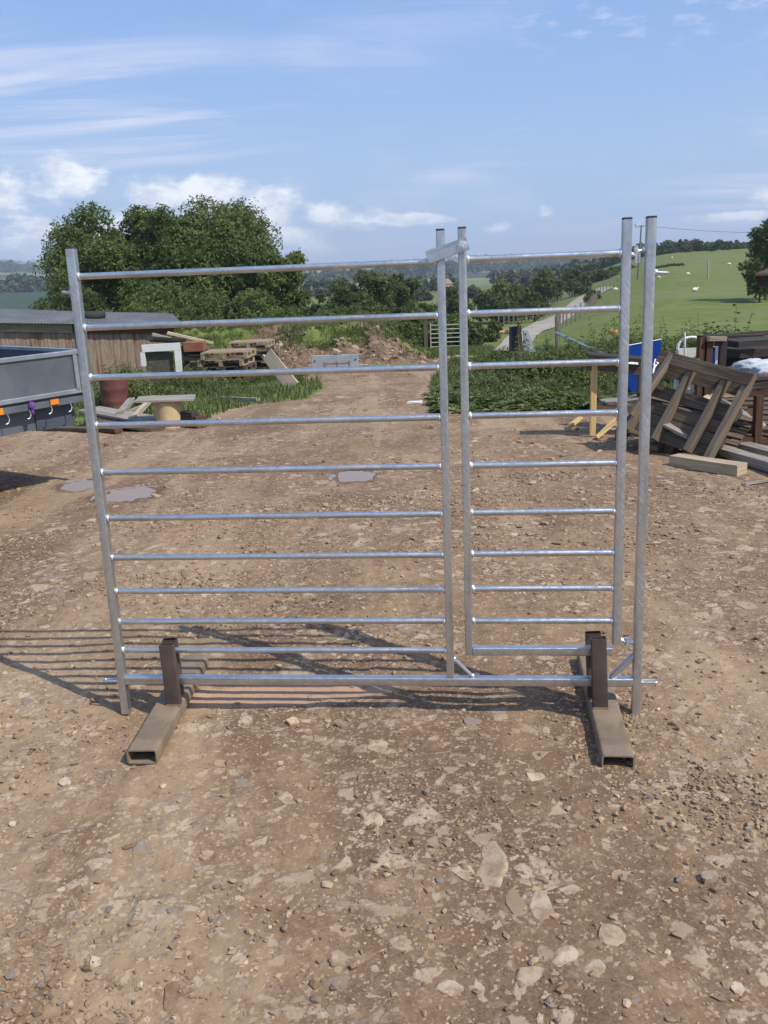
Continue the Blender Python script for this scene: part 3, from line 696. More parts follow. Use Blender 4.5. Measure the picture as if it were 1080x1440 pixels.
# flat loops and pegs that link hurdles together
def loop(u, v, sg, L=.055, wd=.017, r=.0042):
    b = MB(); P = []
    for i in range(13):
        a = -math.pi/2 + math.pi*i/12; P.append(G(u+sg*(L-wd/2+wd/2*math.cos(a)), v, wd/2*math.sin(a)))
    P = [G(u, v, -wd/2)] + P + [G(u, v, wd/2)]
    b.path(P, r, 8); b.lump(G(u, v), (.007, .012, .007), 5, 8, 5); return b.build('link_loop', MAT['galv'], hur, smooth=50)
loop(US[0]-PW/2, .128, -1); loop(US[4]+PW/2, .132, 1)
def peg(u, v, sg, L, rise=0.0):
    b = MB(); b.tube(G(u, v), G(u+sg*L, v+rise), .0055, n=8); b.lump(G(u+sg*.004, v), (.008, .011, .011), 8, 8, 5); return b.build('peg', MAT['galv'], hur, smooth=50)
peg(US[4]+PW/2, 1.490, 1, .042, -0.003); peg(US[0]-PW/2, 1.496, -1, .032, .004)
# hinged gate
b = MB(); b.prism(G(US[2]+.014, .246), G(US[3]-.015, .246), rrect(.03, .03, .004))
wg = b.build('walk_gate', MAT['galv'], hur, smooth=35, label='small hinged gate of nine bars at the right of the hurdle')
post(US[2], .231, 1.642, wg, 'gate_stile', .0262); post(US[3], .271, 1.648, wg, 'gate_stile', .0282)
for k, v in enumerate(RG): rail(US[2]+.014, US[3]-.015, v, wg, 20+k)
# hinges
b = MB(); b.tube(G(US[3]+.015, 1.545), G(US[3]+.040, 1.541), .005, n=8); b.tube(G(US[3]+.038, 1.520), G(US[3]+.038, 1.552), .0065, n=10)
b.lump(G(US[3]+.017, 1.545), .008, 4, 8, 5); b.build('hinge_eye', MAT['galv'], wg, smooth=40)
b = MB(); b.tube(G(US[4]-PW/2, 1.558), G(US[3]+.028, 1.556), .0055, n=8); b.tube(G(US[3]+.030, 1.520), G(US[3]+.030, 1.572), .006, n=8)
b.tube(G(US[3]+.030, 1.556), G(US[3]+.030, 1.566), .0075, n=6); b.lump(G(US[4]-PW/2-.003, 1.558), .010, 6, 8, 5); b.build('hinge_pin', MAT['bolt'], hur, smooth=40)
b = MB(); b.tube(G(US[3]+.015, .283), G(US[4]-PW/2, .276), .006, n=8); b.tube(G(US[3]+.036, .266), G(US[3]+.036, .292), .010, n=10)
b.lump(G(US[3]+.018, .283), .010, 4, 8, 5); b.lump(G(US[4]-PW/2-.002, .276), .010, 9, 8, 5); b.build('hinge_pin', MAT['bolt'], hur, smooth=40)
# latch: folded flat strap pivoting on a bolt
b = MB(); lx0 = G(US[1]-.042, 1.560, .024); lx1 = G(US[2]+.018, 1.598, .024)
b.beam(lx0, lx1, 0.004, 0.040, up=GVV); lv = (lx1-lx0).normalized()
b.beam(lx0 + lv*.002, lx0 + lv*.002 - GN*.030, 0.004, 0.036, up=GVV)
lt = b.build('latch_strap', MAT['galv'], hur, bevel=.001)
b = MB(); bc = G(US[2]+.001, 1.593, 0.027); b.tube(bc, bc+GN*.008, .012, n=6); b.tube(bc+GN*.008, bc+GN*.014, .0065, n=12); b.tube(bc-GN*.001, bc+GN*.002, .015, n=16)
b.build('latch_bolt', MAT['bolt'], lt, smooth=30)

# ------------------------------------------------------------------ the two steel stands
def stand(front, back, upx, h, label, sh=0.0):
    f0 = gp(*front); b0 = gp(*back); f0.z = .027; b0.z = .027
    d = (b0-f0).normalized(); side = Vector((0, 0, 1)).cross(d)
    # the point on the foot that lies under the hurdle
    tt = None
    for i in range(400):
        p = f0 + d*(i*.002); q = (p - Vector((GX0, GY0, 0))); dn = q.x*GU.y - q.y*GU.x
        if tt is None or abs(dn) < best: best = abs(dn); tt = i*.002
    root = empty('steel_stand', (f0.x, f0.y, 0), label, 'stand', 'steel stands holding the hurdle upright')
    b = MB(); b.hollow(f0, b0, .100, .052, .005, rad=.010); ft = b.build('foot', MAT['foot_steel'], root, smooth=40)
    up = Vector((0, 0, 1)); a = math.radians(upx)
    lean = (up + GVV*0.0 + side*math.sin(a)).normalized()
    hgt = h
    for k, (dd, hh, off) in enumerate(((-0.034, h, -.004), (0.034, h-.012, .006))):
        c = f0 + d*(tt+dd) + side*(off+sh) + Vector((0, 0, .027))
        b = MB(); b.hollow(c - lean*.002, c + lean*hh, .052, .026, .003, up=d, rad=.004); b.build('upright', MAT['upright_steel'], root, smooth=40)
        wb = MB(); wb.beam(c + Vector((0, 0, .002)) - side*.026, c + Vector((0, 0, .002)) + side*.026, .032, .006, up=up); wb.build('weld', MAT['foot_steel'], root)
    return root
stand((201, 1075), (277, 938), 0.6, .235, 'rusty steel stand with a long hollow foot, beside the lone outer post of the hurdle', -.022)
stand((869, 1084), (829, 932), 3.2, .260, 'rusty steel stand with its hollow foot, under the small gate at the right', .021)

# ------------------------------------------------------------------ tipping trailer at the left
TA = R_(37.3); ta = Vector((math.sin(TA), math.cos(TA), 0)); tp = Vector((-math.cos(TA), math.sin(TA), 0))
TC = at(112, 491, 7.0); TC = Vector((TC.x, TC.y, tz(TC.x, TC.y))); ztop = at(112, 491, 7.0).z
tr = empty('farm_trailer', TC, 'grey flat bed farm trailer with low drop sides and orange side reflectors', 'trailer')
def tq(a, p, z): return Vector((TC.x, TC.y, 0)) + ta*a + tp*p + Vector((0, 0, z))
SH = 0.345; TL = 3.6; TW = 1.9; zb = ztop - SH
b = MB(); b.beam(tq(-TL, 0, zb+SH/2-.01), tq(-.03, 0, zb+SH/2-.01), .024, SH-.05); sp = b.build('side_panel', MAT['trailer'], tr)
b = MB(); b.beam(tq(-TL, -.004, ztop-.017), tq(-.015, -.004, ztop-.017), .05, .034); b.build('top_rail', MAT['trailer_trim'], sp, bevel=.004)
b = MB(); b.beam(tq(-TL, -.006, zb+.022), tq(-.03, -.006, zb+.022), .042, .036); b.build('lower_rail', MAT['trailer_trim'], sp, bevel=.004)
for a_ in (-.075, -1.2, -2.3): b = MB(); b.beam(tq(a_, -.018, zb+.04), tq(a_, -.018, ztop-.035), .03, .035, up=ta); b.build('rib', MAT['trailer_trim'], sp)
b = MB(); b.beam(tq(-TL, TW, zb+SH/2-.01), tq(-.03, TW, zb+SH/2-.01), .024, SH-.03); b.build('side_panel', MAT['trailer_dark'], tr)
b = MB(); b.beam(tq(0, .03, zb+SH/2), tq(0, TW, zb+SH/2), .026, SH-.02); e = b.build('end_board', MAT['trailer_dark'], tr)
b = MB(); b.beam(tq(0, .0, ztop-.014), tq(0, TW, ztop-.014), .045, .026); b.build('top_rail', MAT['trailer_trim'], e)
b = MB(); b.beam(tq(0, -.012, zb-.06), tq(0, -.012, ztop+.012), .055, .045, up=ta); b.build('corner_post', MAT['trailer'], tr, bevel=.004)
b = MB(); b.beam(tq(-TL, TW/2, zb-.012), tq(0.02, TW/2, zb-.012), TW, .03); b.build('bed', MAT['trailer_dark'], tr)
b = MB(); b.beam(tq(-TL, .02, zb-.045), tq(.03, .02, zb-.045), .05, .055); b.build('bed_rail', MAT['trailer'], tr, bevel=.004)
# tapering chassis beam under the bed
def chassis(p):
    b = MB(); P = []
    for a_, zl in ((-TL, zb-.30), (-.10, zb-.235)):
        for dp, z in ((-.03, zl), (.03, zl), (.03, zb-.07), (-.03, zb-.07)): P.append(tq(a_, p+dp, z))
    b.hexa(P, TL, .06, .25); b.build('chassis_beam', MAT['trailer'], tr)
chassis(.13); chassis(TW-.13)
b = MB(); b.beam(tq(-.09, .10, zb-.16), tq(-.09, TW-.10, zb-.16), .05, .18); b.build('cross_member', MAT['trailer_dark'], tr)
b = MB(); b.beam(tq(-.42, .095, zb-.16), tq(-.10, .095, zb-.165), .02, .19); b.build('chassis_bracket', MAT['trailer_dark'], tr)
b = MB(); b.beam(tq(.02, .005, zb-.27), tq(.02, .005, zb+.10), .035, .045, up=ta); b.build('corner_leg', MAT['trailer_trim'], tr, bevel=.003)
def small(a_, z, w_, h_, mat, name): b = MB(); b.beam(tq(a_-w_/2, -.014, z), tq(a_+w_/2, -.014, z), .012, h_); return b.build(name, MAT[mat], tr)
small(-.30, zb-.034, .072, .040, 'orange', 'reflector'); small(-.78, zb-.040, .095, .048, 'orange', 'reflector'); b = MB(); _c = tq(-.50, -.022, zb-.035); b.lump(_c, (.028, .020, .030), 4, 10, 7, .2); b.lump(_c-Vector((0, 0, .045)), (.014, .012, .030), 6, 8, 6, .2); b.build('strap', MAT['purple'], tr, smooth=60)
for a_, z in ((-.16, zb-.11), (-.335, zb-.10), (-.52, zb-.11), (-.70, zb-.12)):
    b = MB(); b.path([tq(a_, -.01, z+.05), tq(a_+.005, -.02, z+.01), tq(a_-.01, -.022, z-.015), tq(a_-.03, -.02, z-.02)], .0042, 6); b.build('rope_hook', MAT['hook'], tr, smooth=50)
b = MB(); b.path([tq(-.03, -.03, zb+.10), tq(-.03, -.035, zb+.03), tq(-.015, -.05, zb-.01), tq(.01, -.05, zb-.045)], .010, 6); b.lump(tq(-.03, -.035, zb+.04), (.02, .02, .03), 3); b.build('drop_latch', MAT['hook'], tr, smooth=50)
for a_ in (-2.15, -2.95):
    for p_ in (-.06+.10, TW-.04):
        hub = tq(a_, p_, 0); hub.z = tz(hub.x, hub.y)+.30
        b = MB(); b.tube(hub-tp*.10, hub+tp*.10, .30, n=28); wh = b.build('wheel', MAT['rubber'], tr, smooth=40)
        b = MB(); b.tube(hub-tp*.105, hub+tp*.105, .17, n=20); b.build('rim', MAT['trailer_trim'], wh, smooth=40)
b = MB(); b.beam(tq(-TL, TW/2, zb-.2), tq(-TL-1.1, TW/2, zb-.18), .1, .1); b.tube(tq(-TL-1.0, TW/2+.1, tz(TC.x, TC.y)+.0), tq(-TL-1.0, TW/2+.1, zb-.1), .03); b.build('drawbar', MAT['trailer'], tr)

# ------------------------------------------------------------------ long low shed behind the trailer
SY = 20.5
e0 = at(-140, 452, SY-1.6); e1 = at(232, 470, SY)            # front wall line, under the eaves
def shed():
    A = Vector((e0.x, e0.y, 0)); B = Vector((e1.x, e1.y, 0)); d = (B-A).normalized(); n = Vector((-d.y, d.x, 0))
    if n.y < 0: n = -n
    zt = at(232, 468, SY).z; ztA = at(-140, 461, SY-1.6).z
    g = min(tz(A.x, A.y), tz(B.x, B.y)) - .35; depth = 5.0
    root = empty('board_shed', (A.x, A.y, g), 'long low shed of weathered vertical boards under a grey sheet roof', 'shed')
    L = (B-A).length; k = int(L/.145)
    # wall as overlapping upright boards
    b = MB()
    for i in range(k):
        p = A + d*(i+.5)*L/k; zz = ztA+(zt-ztA)*(i+.5)/k; off = .012 if i % 2 else 0
        b.beam(p - n*off + Vector((0, 0, g)), p - n*off + Vector((0, 0, zz - random.uniform(0, .02))), .022, L/k*1.02, up=d, jit=.003)
    b.build('front_wall', MAT['shed_board'], root)
    b = MB(); k2 = 30
    for i in range(k2):
        p = B + n*(i+.5)*depth/k2; b.beam(p + Vector((0, 0, g)), p + Vector((0, 0, zt+.0)), .022, depth/k2*1.02, up=n, jit=.003)
    b.build('end_wall', MAT['shed_board'], root)
    b = MB(); b.beam(A+n*depth+Vector((0, 0, (g+zt)/2)), B+n*depth+Vector((0, 0, (g+zt)/2)), .05, zt-g); b.beam(A+Vector((0, 0, (g+zt)/2)), A+n*depth+Vector((0, 0, (g+zt)/2)), .05, zt-g-.02); b.build('back_wall', MAT['shed_board'], root)
    # fascia board split into a pale left piece and a red-brown right piece
    q = A + d*L*.63; zq = ztA+(zt-ztA)*.63
    b = MB(); b.beam(A-n*.05+Vector((0, 0, ztA+.06)), q-n*.05+Vector((0, 0, zq+.06)), .03, .20); b.build('fascia_board', MAT['grey_board'], root)
    b = MB(); b.beam(q-n*.055+Vector((0, 0, zq+.06)), B-n*.055+d*.2+Vector((0, 0, zt+.08)), .03, .20); b.build('fascia_board', MAT['red_timber'], root)
    q2 = A + d*L*.655; b = MB(); b.beam(q2-n*.06+Vector((0, 0, g)), q2-n*.06+Vector((0, 0, zq)), .06, .14, up=d); b.build('door_post', MAT['block_board'], root)
    # corrugated roof, ridge rising to the back
    ro = MB(); nn = 190; zr = .22
    A2 = A - d*.3 - n*.25; B2 = B + d*.42 - n*.25
    top = []
    for i in range(nn+1):
        f = i/nn; p = A2.lerp(B2, f); c = .006*math.cos(i*math.pi)
        ze = ztA+(zt-ztA)*f + .17
        for (dn, dz) in ((0, 0), (depth*.55, zr*(1-.45*f)), (depth+.45, .05)): top.append(p + n*dn + Vector((0, 0, ze+dz+c)))
    ro.V = [tuple(v) for v in top]
    for i in range(nn):
        for j in range(2): ro.face((i*3+j, (i+1)*3+j, (i+1)*3+j+1, i*3+j+1), [(0, 0)]*4)
    r = ro.build('roof', MAT['roof_tin'], root); sm = r.modifiers.new('solid', 'SOLIDIFY'); sm.thickness = .012
    # tyre holding the sheets down
    return A, B, d, n, zt
sA, sB, sd, sn, szt = shed()
def torus(b, c, R, r, n=22, m=8, sq=1.0):
    c = Vector(c); o = len(b.V)
    for i in range(n):
        a = 2*math.pi*i/n
        for j in range(m):
            q = 2*math.pi*j/m; b.V.append((c.x+(R+r*math.cos(q))*math.cos(a), c.y+(R+r*math.cos(q))*math.sin(a), c.z+r*math.sin(q)*sq))
    for i in range(n):
        for j in range(m):
            k = (i+1) % n; l = (j+1) % m; b.face((o+i*m+j, o+k*m+j, o+k*m+l, o+i*m+l), [(0, 0)]*4)
tc_ = at(129, 443, SY+.6); b = MB(); torus(b, tc_ + Vector((0, 0, -.01)), .24, .09); o = b.build('tyre', MAT['rubber'], smooth=50)
tag(o, 'old black tyre lying flat on the shed roof', 'tyre')

# ------------------------------------------------------------------ scrap and timber by the left verge
def G3(px, py): return gp(px, py)
# rusty drum
p = gp(164, 575, lo=5); rd = .205; hd = .56
dr = empty('oil_drum', p, 'rusty dark red drum standing in weeds before the shed', 'drum')
b = MB(); z0 = p.z-.05
for i in range(9):
    za = z0+hd*i/9; zb_ = z0+hd*(i+1)/9; k0 = 1.03 if i in (3, 6) else 1; k1 = 1.03 if i+1 in (3, 6) else 1
    b.tube((p.x, p.y, za), (p.x, p.y, zb_), rd*k0, rd*k1, n=24, cap=False)
b.build('barrel', MAT['rust'], dr, smooth=60)
b = MB(); torus(b, (p.x, p.y, z0+hd), rd, .012, 24, 6); b.build('rim', MAT['rust'], dr, smooth=60)
b = MB(); b.tube((p.x, p.y, z0+hd-.03), (p.x, p.y, z0+hd-.02), rd*.98, n=24); b.build('lid', MAT['rust'], dr)

def plank(p0, p1, wd, th, label, mat='grey_board', up=(0, 0, 1), name='plank', group=None, cat='plank', jit=.008, taper=1.0):
    p0 = Vector(p0); p1 = Vector(p1); b = MB(); b.beam(p0, p1, wd, th, up=Vector(up), jit=jit, taper=taper); o = b.build(name, MAT[mat])
    me = o.data; off = Vector(p0)
    for v in me.vertices: v.co -= off
    o.location = off; return tag(o, label, cat, group)
def gz(px, py, dz=0): v = gp(px, py); return v + Vector((0, 0, dz))
# low heap of boards in front of the drum (12 m away)
plank(gz(128, 598, .22), gz(243, 602, .05), .34, .03, 'widest grey board, on top of the low heap by the drum')
plank(gz(132, 604, .10), gz(222, 607, .03), .20, .03, 'dark board under the widest one in the low heap', 'old_pallet')
plank(gz(128, 601, .13), gz(205, 600, .07), .16, .05, 'thick weathered board in the middle of the low heap', 'worn_pallet')
plank(gz(170, 600, .16), gz(188, 583, .22), .09, .06, 'short grey batten leaning on the low heap', 'grey_board')
plank(gz(188, 602, .12), gz(218, 580, .22), .07, .05, 'grey batten propped across the far end of the low heap', 'pale_board')
plank(gz(178, 592, .10), gz(205, 588, .16), .08, .05, 'grey stick lying behind the battens of the low heap', 'grey_board')
plank(gz(138, 607, .04), gz(168, 610, .03), .12, .05, 'short orange-brown offcut below the low heap', 'red_timber')
plank(gz(60, 606, .03), gz(128, 608, .03), .12, .05, 'board on the ground under the corner of the trailer', 'old_pallet')
# cable reel used as a table
p = gz(240, 601); rl = empty('cable_reel', p, 'pale plywood drum with a thin wide board on top, beside the low timber heap', 'cable reel')
b = MB(); b.tube(p+Vector((0, 0, -.03)), p+Vector((0, 0, .335)), .165, n=28); b.build('core', MAT['ply'], rl, smooth=40)
b = MB(); b.beam(p+Vector((-.36, -.04, .365)), p+Vector((.32, .06, .345)), .42, .022); b.build('top_board', MAT['grey_board'], rl)
plank(gz(259, 600, .10), gz(277, 602, .10), .10, .20, 'small black box at the foot of the plywood drum', 'black_timber', name='crate', cat='crate')
plank(gz(278, 600, .07), gz(285, 603, .07), .12, .14, 'small red-brown block beside the black box', 'red_timber', name='wood_block', cat='block')
# white frame with a dark mesh panel
Yw = 16.0; a0 = at(200, 487, Yw); a1 = at(249, 484, Yw); c1_ = at(253, 536, Yw); c0 = at(203, 536, Yw)
fr = empty('white_frame', Vector(((c0.x+c1_.x)/2, Yw, tz(c0.x, Yw))), 'white painted door frame round a dark mesh panel, leaning by the shed', 'door frame')
b = MB(); b.beam(a0+Vector((-.0, 0, -.04)), a1+Vector((.05, 0, -.04)), .07, .13); b.build('head', MAT['white_paint'], fr)
b = MB(); b.beam(a1+Vector((0, -.004, -.11)), c1_+Vector((0, -.004, -.1)), .11, .07, up=(0, 1, 0)); b.build('jamb', MAT['white_paint'], fr)
b = MB(); b.beam(a0+Vector((0, -.004, -.11)), a0+Vector((-.01, -.004, -.36)), .08, .07, up=(0, 1, 0)); b.build('jamb', MAT['white_paint'], fr)
b = MB(); b.beam(at(224, 494, Yw+.06), at(225, 540, Yw+.06), .50, .02, up=(0, 1, 0)); b.build('mesh_panel', MAT['dark_net'], fr)

# pallets -------------------------------------------------------------
def make_pallet(mat, w_=1.2, d_=1.0, n=7):
    r = empty('pallet', (0, 0, 0), cat='pallet')
    rnd = random.Random(3)
    for i in range(n):
        y = -d_/2+.05+i*(d_-.10)/(n-1); b = MB(); b.beam((-w_/2, y, .133+rnd.uniform(-.002, .002)), (w_/2, y+rnd.uniform(-.006, .006), .133), .095, .019, jit=.002); b.build('deck_board', mat, r, local=True)
    for x in (-w_/2+.05, 0, w_/2-.05):
        b = MB(); b.beam((x, -d_/2, .113), (x, d_/2, .113), .095, .019); b.build('cross_board', mat, r, local=True)
        b = MB()
        for y in (-d_/2+.07, 0, d_/2-.07): b = MB(); b.box((x, y, .063), (.095, .13, .079)); b.build('block', mat, r, local=True)
        b = MB(); b.beam((x, -d_/2, .0115), (x, d_/2, .0115), .095, .021, jit=.002); b.build('base_board', mat, r, local=True)
    return r
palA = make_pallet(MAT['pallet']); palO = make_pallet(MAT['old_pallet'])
def put_pallet(src, loc, rz, label, group, first=[True], tilt=(0, 0), M=None):
    o = copy_tree(src); 
    if M is not None: o.matrix_world = M
    else: o.location = loc; o.rotation_euler = (tilt[0], tilt[1], rz)
    if M is None: o.scale = (.76, .76, .92)
    o['label'] = label; o['group'] = group; return o
GL_ = 'pallets stacked on the left verge'; ords = ['lowest', 'second from the ground', 'third from the ground', 'fourth from the ground', 'topmost']
p = gz(320, 541); 
for i in range(5):
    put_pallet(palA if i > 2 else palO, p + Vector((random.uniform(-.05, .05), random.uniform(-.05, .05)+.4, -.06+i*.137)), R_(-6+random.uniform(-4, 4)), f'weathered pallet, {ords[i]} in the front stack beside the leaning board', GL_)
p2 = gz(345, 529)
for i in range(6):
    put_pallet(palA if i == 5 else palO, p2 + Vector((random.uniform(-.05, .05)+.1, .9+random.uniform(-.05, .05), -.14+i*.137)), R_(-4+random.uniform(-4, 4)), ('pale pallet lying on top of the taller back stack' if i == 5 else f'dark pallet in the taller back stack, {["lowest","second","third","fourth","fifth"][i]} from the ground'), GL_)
_b0 = gz(413, 546, .01); plank(_b0, at(376, 498, _b0.y+.45), .25, .035, 'wide pale board leaning on the pallet stack', 'pale_board', up=(0.3, 1, 0))
_b0 = gz(398, 541, .01); plank(_b0, at(370, 500, _b0.y+.4), .05, .05, 'thin batten leaning beside the wide pale board', 'pale_board')
plank(gz(309, 563, .03), gz(363, 566, .04), .09, .06, 'grey log lying in the grass in front of the pallets', 'grey_board', name='log', cat='log')
plank(gz(574, 568, .02), gz(592, 568, .02), .12, .03, 'small white slat lying on the track', 'white_paint', cat='slat')
# heap of dark timber behind the white frame with a rusty box on it
Yh = 18.5
hp = [((214, 470), (296, 490), .14, .05, 'grey_board', 'longest grey plank sloping off the heap behind the white frame'), ((216, 475), (262, 478), .2, .06, 'black_timber', 'black plank on top of the heap behind the white frame'),
      ((212, 479), (287, 482), .24, .05, 'old_pallet', 'dark level board under the rusty box'), ((255, 492), (290, 494), .2, .16, 'black_timber', 'dark beam under the dark level board'),
      ((255, 503), (287, 504), .3, .08, 'worn_pallet', 'brown beam low in the heap behind the white frame'), ((236, 468), (300, 482), .06, .05, 'pale_board', 'thin pale stick on the heap behind the white frame'), ((254, 515), (292, 516), .4, .12, 'old_pallet', 'lowest dark beam of the heap behind the white frame')]
for (q0, q1, wd, th, mt_, lb) in hp: plank(at(*q0, Yh+random.uniform(-.1, .1)), at(*q1, Yh+random.uniform(-.1, .1)), wd, th, lb, mt_)
for q, hh in (((262, 500), .5), ((285, 500), .5)):
    a_ = at(*q, Yh+.2); plank((a_.x, a_.y, tz(a_.x, a_.y)), (a_.x, a_.y, at(q[0], 480, Yh+.2).z), .1, .1, 'upright post under the heap, nearer the white frame' if q[0] == 262 else 'upright post under the rusty box', 'old_pallet', name='post', cat='post')
a_ = at(274, 487, Yh-.25); b = MB(); b.box(a_, (.42, .34, .20)); o = b.build('rusty_box', MAT['rust_box'], bevel=.01); tag(o, 'rusty orange steel box on the timber heap', 'box')
# steel plate with a rack in front, at the foot of the earth bank
Yt = gp(470, 521).y; a0 = at(438, 500, Yt); a1 = at(504, 499, Yt); zb0 = gp(470, 521).z-.02
tg = empty('steel_plate', Vector(((a0.x+a1.x)/2, Yt, zb0)), 'grey steel plate standing at the foot of the earth bank', 'steel plate')
b = MB(); b.beam(Vector((a0.x, Yt, (a0.z+zb0)/2)), Vector((a1.x, Yt, (a1.z+zb0)/2)), .03, a0.z-zb0); b.build('plate', MAT['trough'], tg, bevel=.005)
for x in (a0.x+.07, a1.x-.07): b = MB(); b.tube((x, Yt-.03, a0.z-.12), (x, Yt+.01, a0.z-.12), .018, n=10); b.build('bolt_hole', MAT['dark_end'], tg)
r0 = at(456, 512, Yt-.35); r1 = at(491, 511, Yt-.35); rk = empty('steel_rack', Vector(((r0.x+r1.x)/2, Yt-.35, zb0)), 'small rusty rack standing before the steel plate', 'rack')
for z in (r0.z, r0.z-.13): b = MB(); b.beam((r0.x, Yt-.35, z), (r1.x, Yt-.35, z), .04, .03); b.build('bar', MAT['rust_box'] if z == r0.z else MAT['grey_board'], rk)
for x in (r0.x, (r0.x+r1.x)/2, r1.x): b = MB(); b.beam((x, Yt-.345, zb0-.02), (x, Yt-.345, r0.z+.05), .035, .035, up=(0, 1, 0)); b.build('leg', MAT['dull_steel'], rk)

# ------------------------------------------------------------------ right-hand side: trestle, sign, pallets, timber
# timber trestle
Yr = gp(832, 612).y
rt = empty('trestle', gz(832, 612), 'yellow timber trestle with a dark board across its top', 'trestle')
q0 = gz(833, 612); tt0 = at(826, 499, Yr); tt1 = at(905, 506, Yr-.1)
b = MB(); b.beam(tt0, tt1, .24, .035); b.build('top_board', MAT['black_timber'], rt)
b = MB(); b.beam(tt0+Vector((.0, .02, -.10)), tt1+Vector((0, .02, -.10)), .05, .09); b.build('apron', MAT['old_pallet'], rt)
b = MB(); b.beam(q0, Vector((q0.x, q0.y, tt0.z-.02)), .055, .045, up=(0, 1, 0)); b.build('leg', MAT['fresh_board'], rt)
b = MB(); b.beam(at(833, 569, Yr+.02), at(905, 578, Yr+.02), .05, .06); b.build('stretcher', MAT['old_pallet'], rt)
q1 = gz(898, 606); b = MB(); b.beam(q1, Vector((q1.x, q1.y, tt1.z)), .055, .045, up=(0, 1, 0)); b.build('leg', MAT['old_pallet'], rt)
for (s_, e_), lb in ((((796, 606), (818, 586)), 'yellow stick lying at the foot of the trestle, outermost one'), (((838, 617), (868, 589)), 'yellow stick propped up under the trestle')):
    v0 = gz(*s_, .015); v1 = gp(*s_); v1 = at(e_[0], e_[1], v0.y+.12); plank(v0, v1, .04, .035, lb, 'fresh_board', name='stick', cat='stick')
v0 = at(868, 589, 8.05); b = MB(); b.path([v0, at(876, 588, 8.0), at(886, 590, 8.0), at(893, 597, 7.95)], .02, 8); o = b.build('bent_pipe', MAT['fresh_board'], smooth=50); tag(o, 'short bent yellow pipe behind the hinge post', 'pipe')
# blue sign
Yb = 8.9; q = [at(881, 486, Yb), at(929, 477, Yb+.10), at(926, 546, Yb-.1), at(883, 552, Yb-.2)]
bs = empty('blue_sign', Vector((q[3].x, q[3].y, tz(q[3].x, q[3].y))), 'blue sheet sign with a white square, leaning behind the pallets', 'sign')
b = MB(); nrm = (q[1]-q[0]).cross(q[3]-q[0]).normalized()
b.hexa([q[3], q[2], q[2]-nrm*.012, q[3]-nrm*.012, q[0], q[1], q[1]-nrm*.012, q[0]-nrm*.012], .5, .35, .012); b.build('panel', MAT['blue'], bs)
def onsign(u, v, off=.006): 
    t0 = q[3].lerp(q[2], u); t1 = q[0].lerp(q[1], u); k = -nrm if nrm.y > 0 else nrm
    return t0.lerp(t1, v) + k*off*(1)
kk = -nrm if nrm.y > 0 else nrm
def decal(u0, v0, u1, v1, name, mat, off=.005):
    P = [onsign(u0, v0, off), onsign(u1, v0, off), onsign(u1, v1, off), onsign(u0, v1, off)]; b = MB()
    b.hexa([P[0], P[1], P[1]+kk*.002, P[0]+kk*.002, P[3], P[2], P[2]+kk*.002, P[3]+kk*.002], .1, .1, .01); return b.build(name, MAT[mat], bs)
_offs = .003 if nrm.y < 0 else .015
decal(.02, .47, .40, .63, 'white_label', 'white_paint', _offs)
decal(.0, .985, 1, 1.0, 'white_edge', 'white_paint', _offs)
decal(.20, .53, .235, .57, 'hole', 'dark_end', _offs+.003)
b = MB(); cx_ = onsign(.93, .33, _offs)   # fragment of curved white lettering at the lower right
sx = (q[2]-q[3]).normalized(); sy = (q[0]-q[3]).normalized()
for i in range(8):
    a0_ = R_(100+i*22); a1_ = R_(122+i*22); b.beam(cx_+sx*.05*math.cos(a0_)+sy*.08*math.sin(a0_), cx_+sx*.05*math.cos(a1_)+sy*.08*math.sin(a1_), .02, .004, up=kk)
b.build('lettering', MAT['white_paint'], bs)
b = MB(); cx_ = onsign(.80, .47, _offs)
for (u0_, v0_, u1_, v1_) in ((0, 0, .02, .07), (.02, .07, .05, .01), (.05, .01, .07, .09)): b.beam(cx_+sx*u0_+sy*v0_, cx_+sx*u1_+sy*v1_, .012, .004, up=kk)
b.build('lettering', MAT['white_paint'], bs)
# white boards and arched window behind the pallet
def sheet(P4, th, name, mat, label, cat, parent=None, edge=None):
    n_ = (P4[1]-P4[0]).cross(P4[3]-P4[0]).normalized(); b = MB()
    b.hexa([P4[0], P4[1], P4[1]+n_*th, P4[0]+n_*th, P4[3], P4[2], P4[2]+n_*th, P4[3]+n_*th], 1, .5, th)
    base = P4[0].copy(); o = b.build(name, MAT[mat], parent)
    if not parent:
        for v in o.data.vertices: v.co -= base
        o.location = base; tag(o, label, cat)
    return o
Yk = 8.3
wb_ = empty('white_window', at(966, 548, Yk), 'white arched window frame standing behind the leaning pallet', 'window frame')
b = MB(); P = [at(953, 492, Yk)]
for i in range(13): a_ = math.pi-math.pi*i/12; P.append(at(973+20*math.cos(a_), 490-16*math.sin(a_), Yk))
b.path(P, .014, 6); b.build('arch', MAT['white_paint'], wb_, smooth=50)
b = MB(); b.tube(at(963, 468, Yk-.02), at(963, 548, Yk-.02), .010, n=8); b.build('mullion', MAT['white_paint'], wb_)
sheet([at(947, 549, Yk+.05), at(1005, 545, Yk+.05), at(1012, 487, Yk+.05), at(951, 490, Yk+.05)], .03, 'frame_board', 'white_paint', None, None, wb_)
sheet([at(955, 540, Yk+.02), at(985, 538, Yk+.02), at(990, 515, Yk+.02), at(955, 518, Yk+.02)], .01, 'pane', 'window_dark', None, None, wb_)
sheet([at(996, 546, Yk-.05), at(1004, 546, Yk-.05), at(1004, 488, Yk-.05), at(997, 488, Yk-.05)], .03, 'trim', 'blue', None, None, wb_)
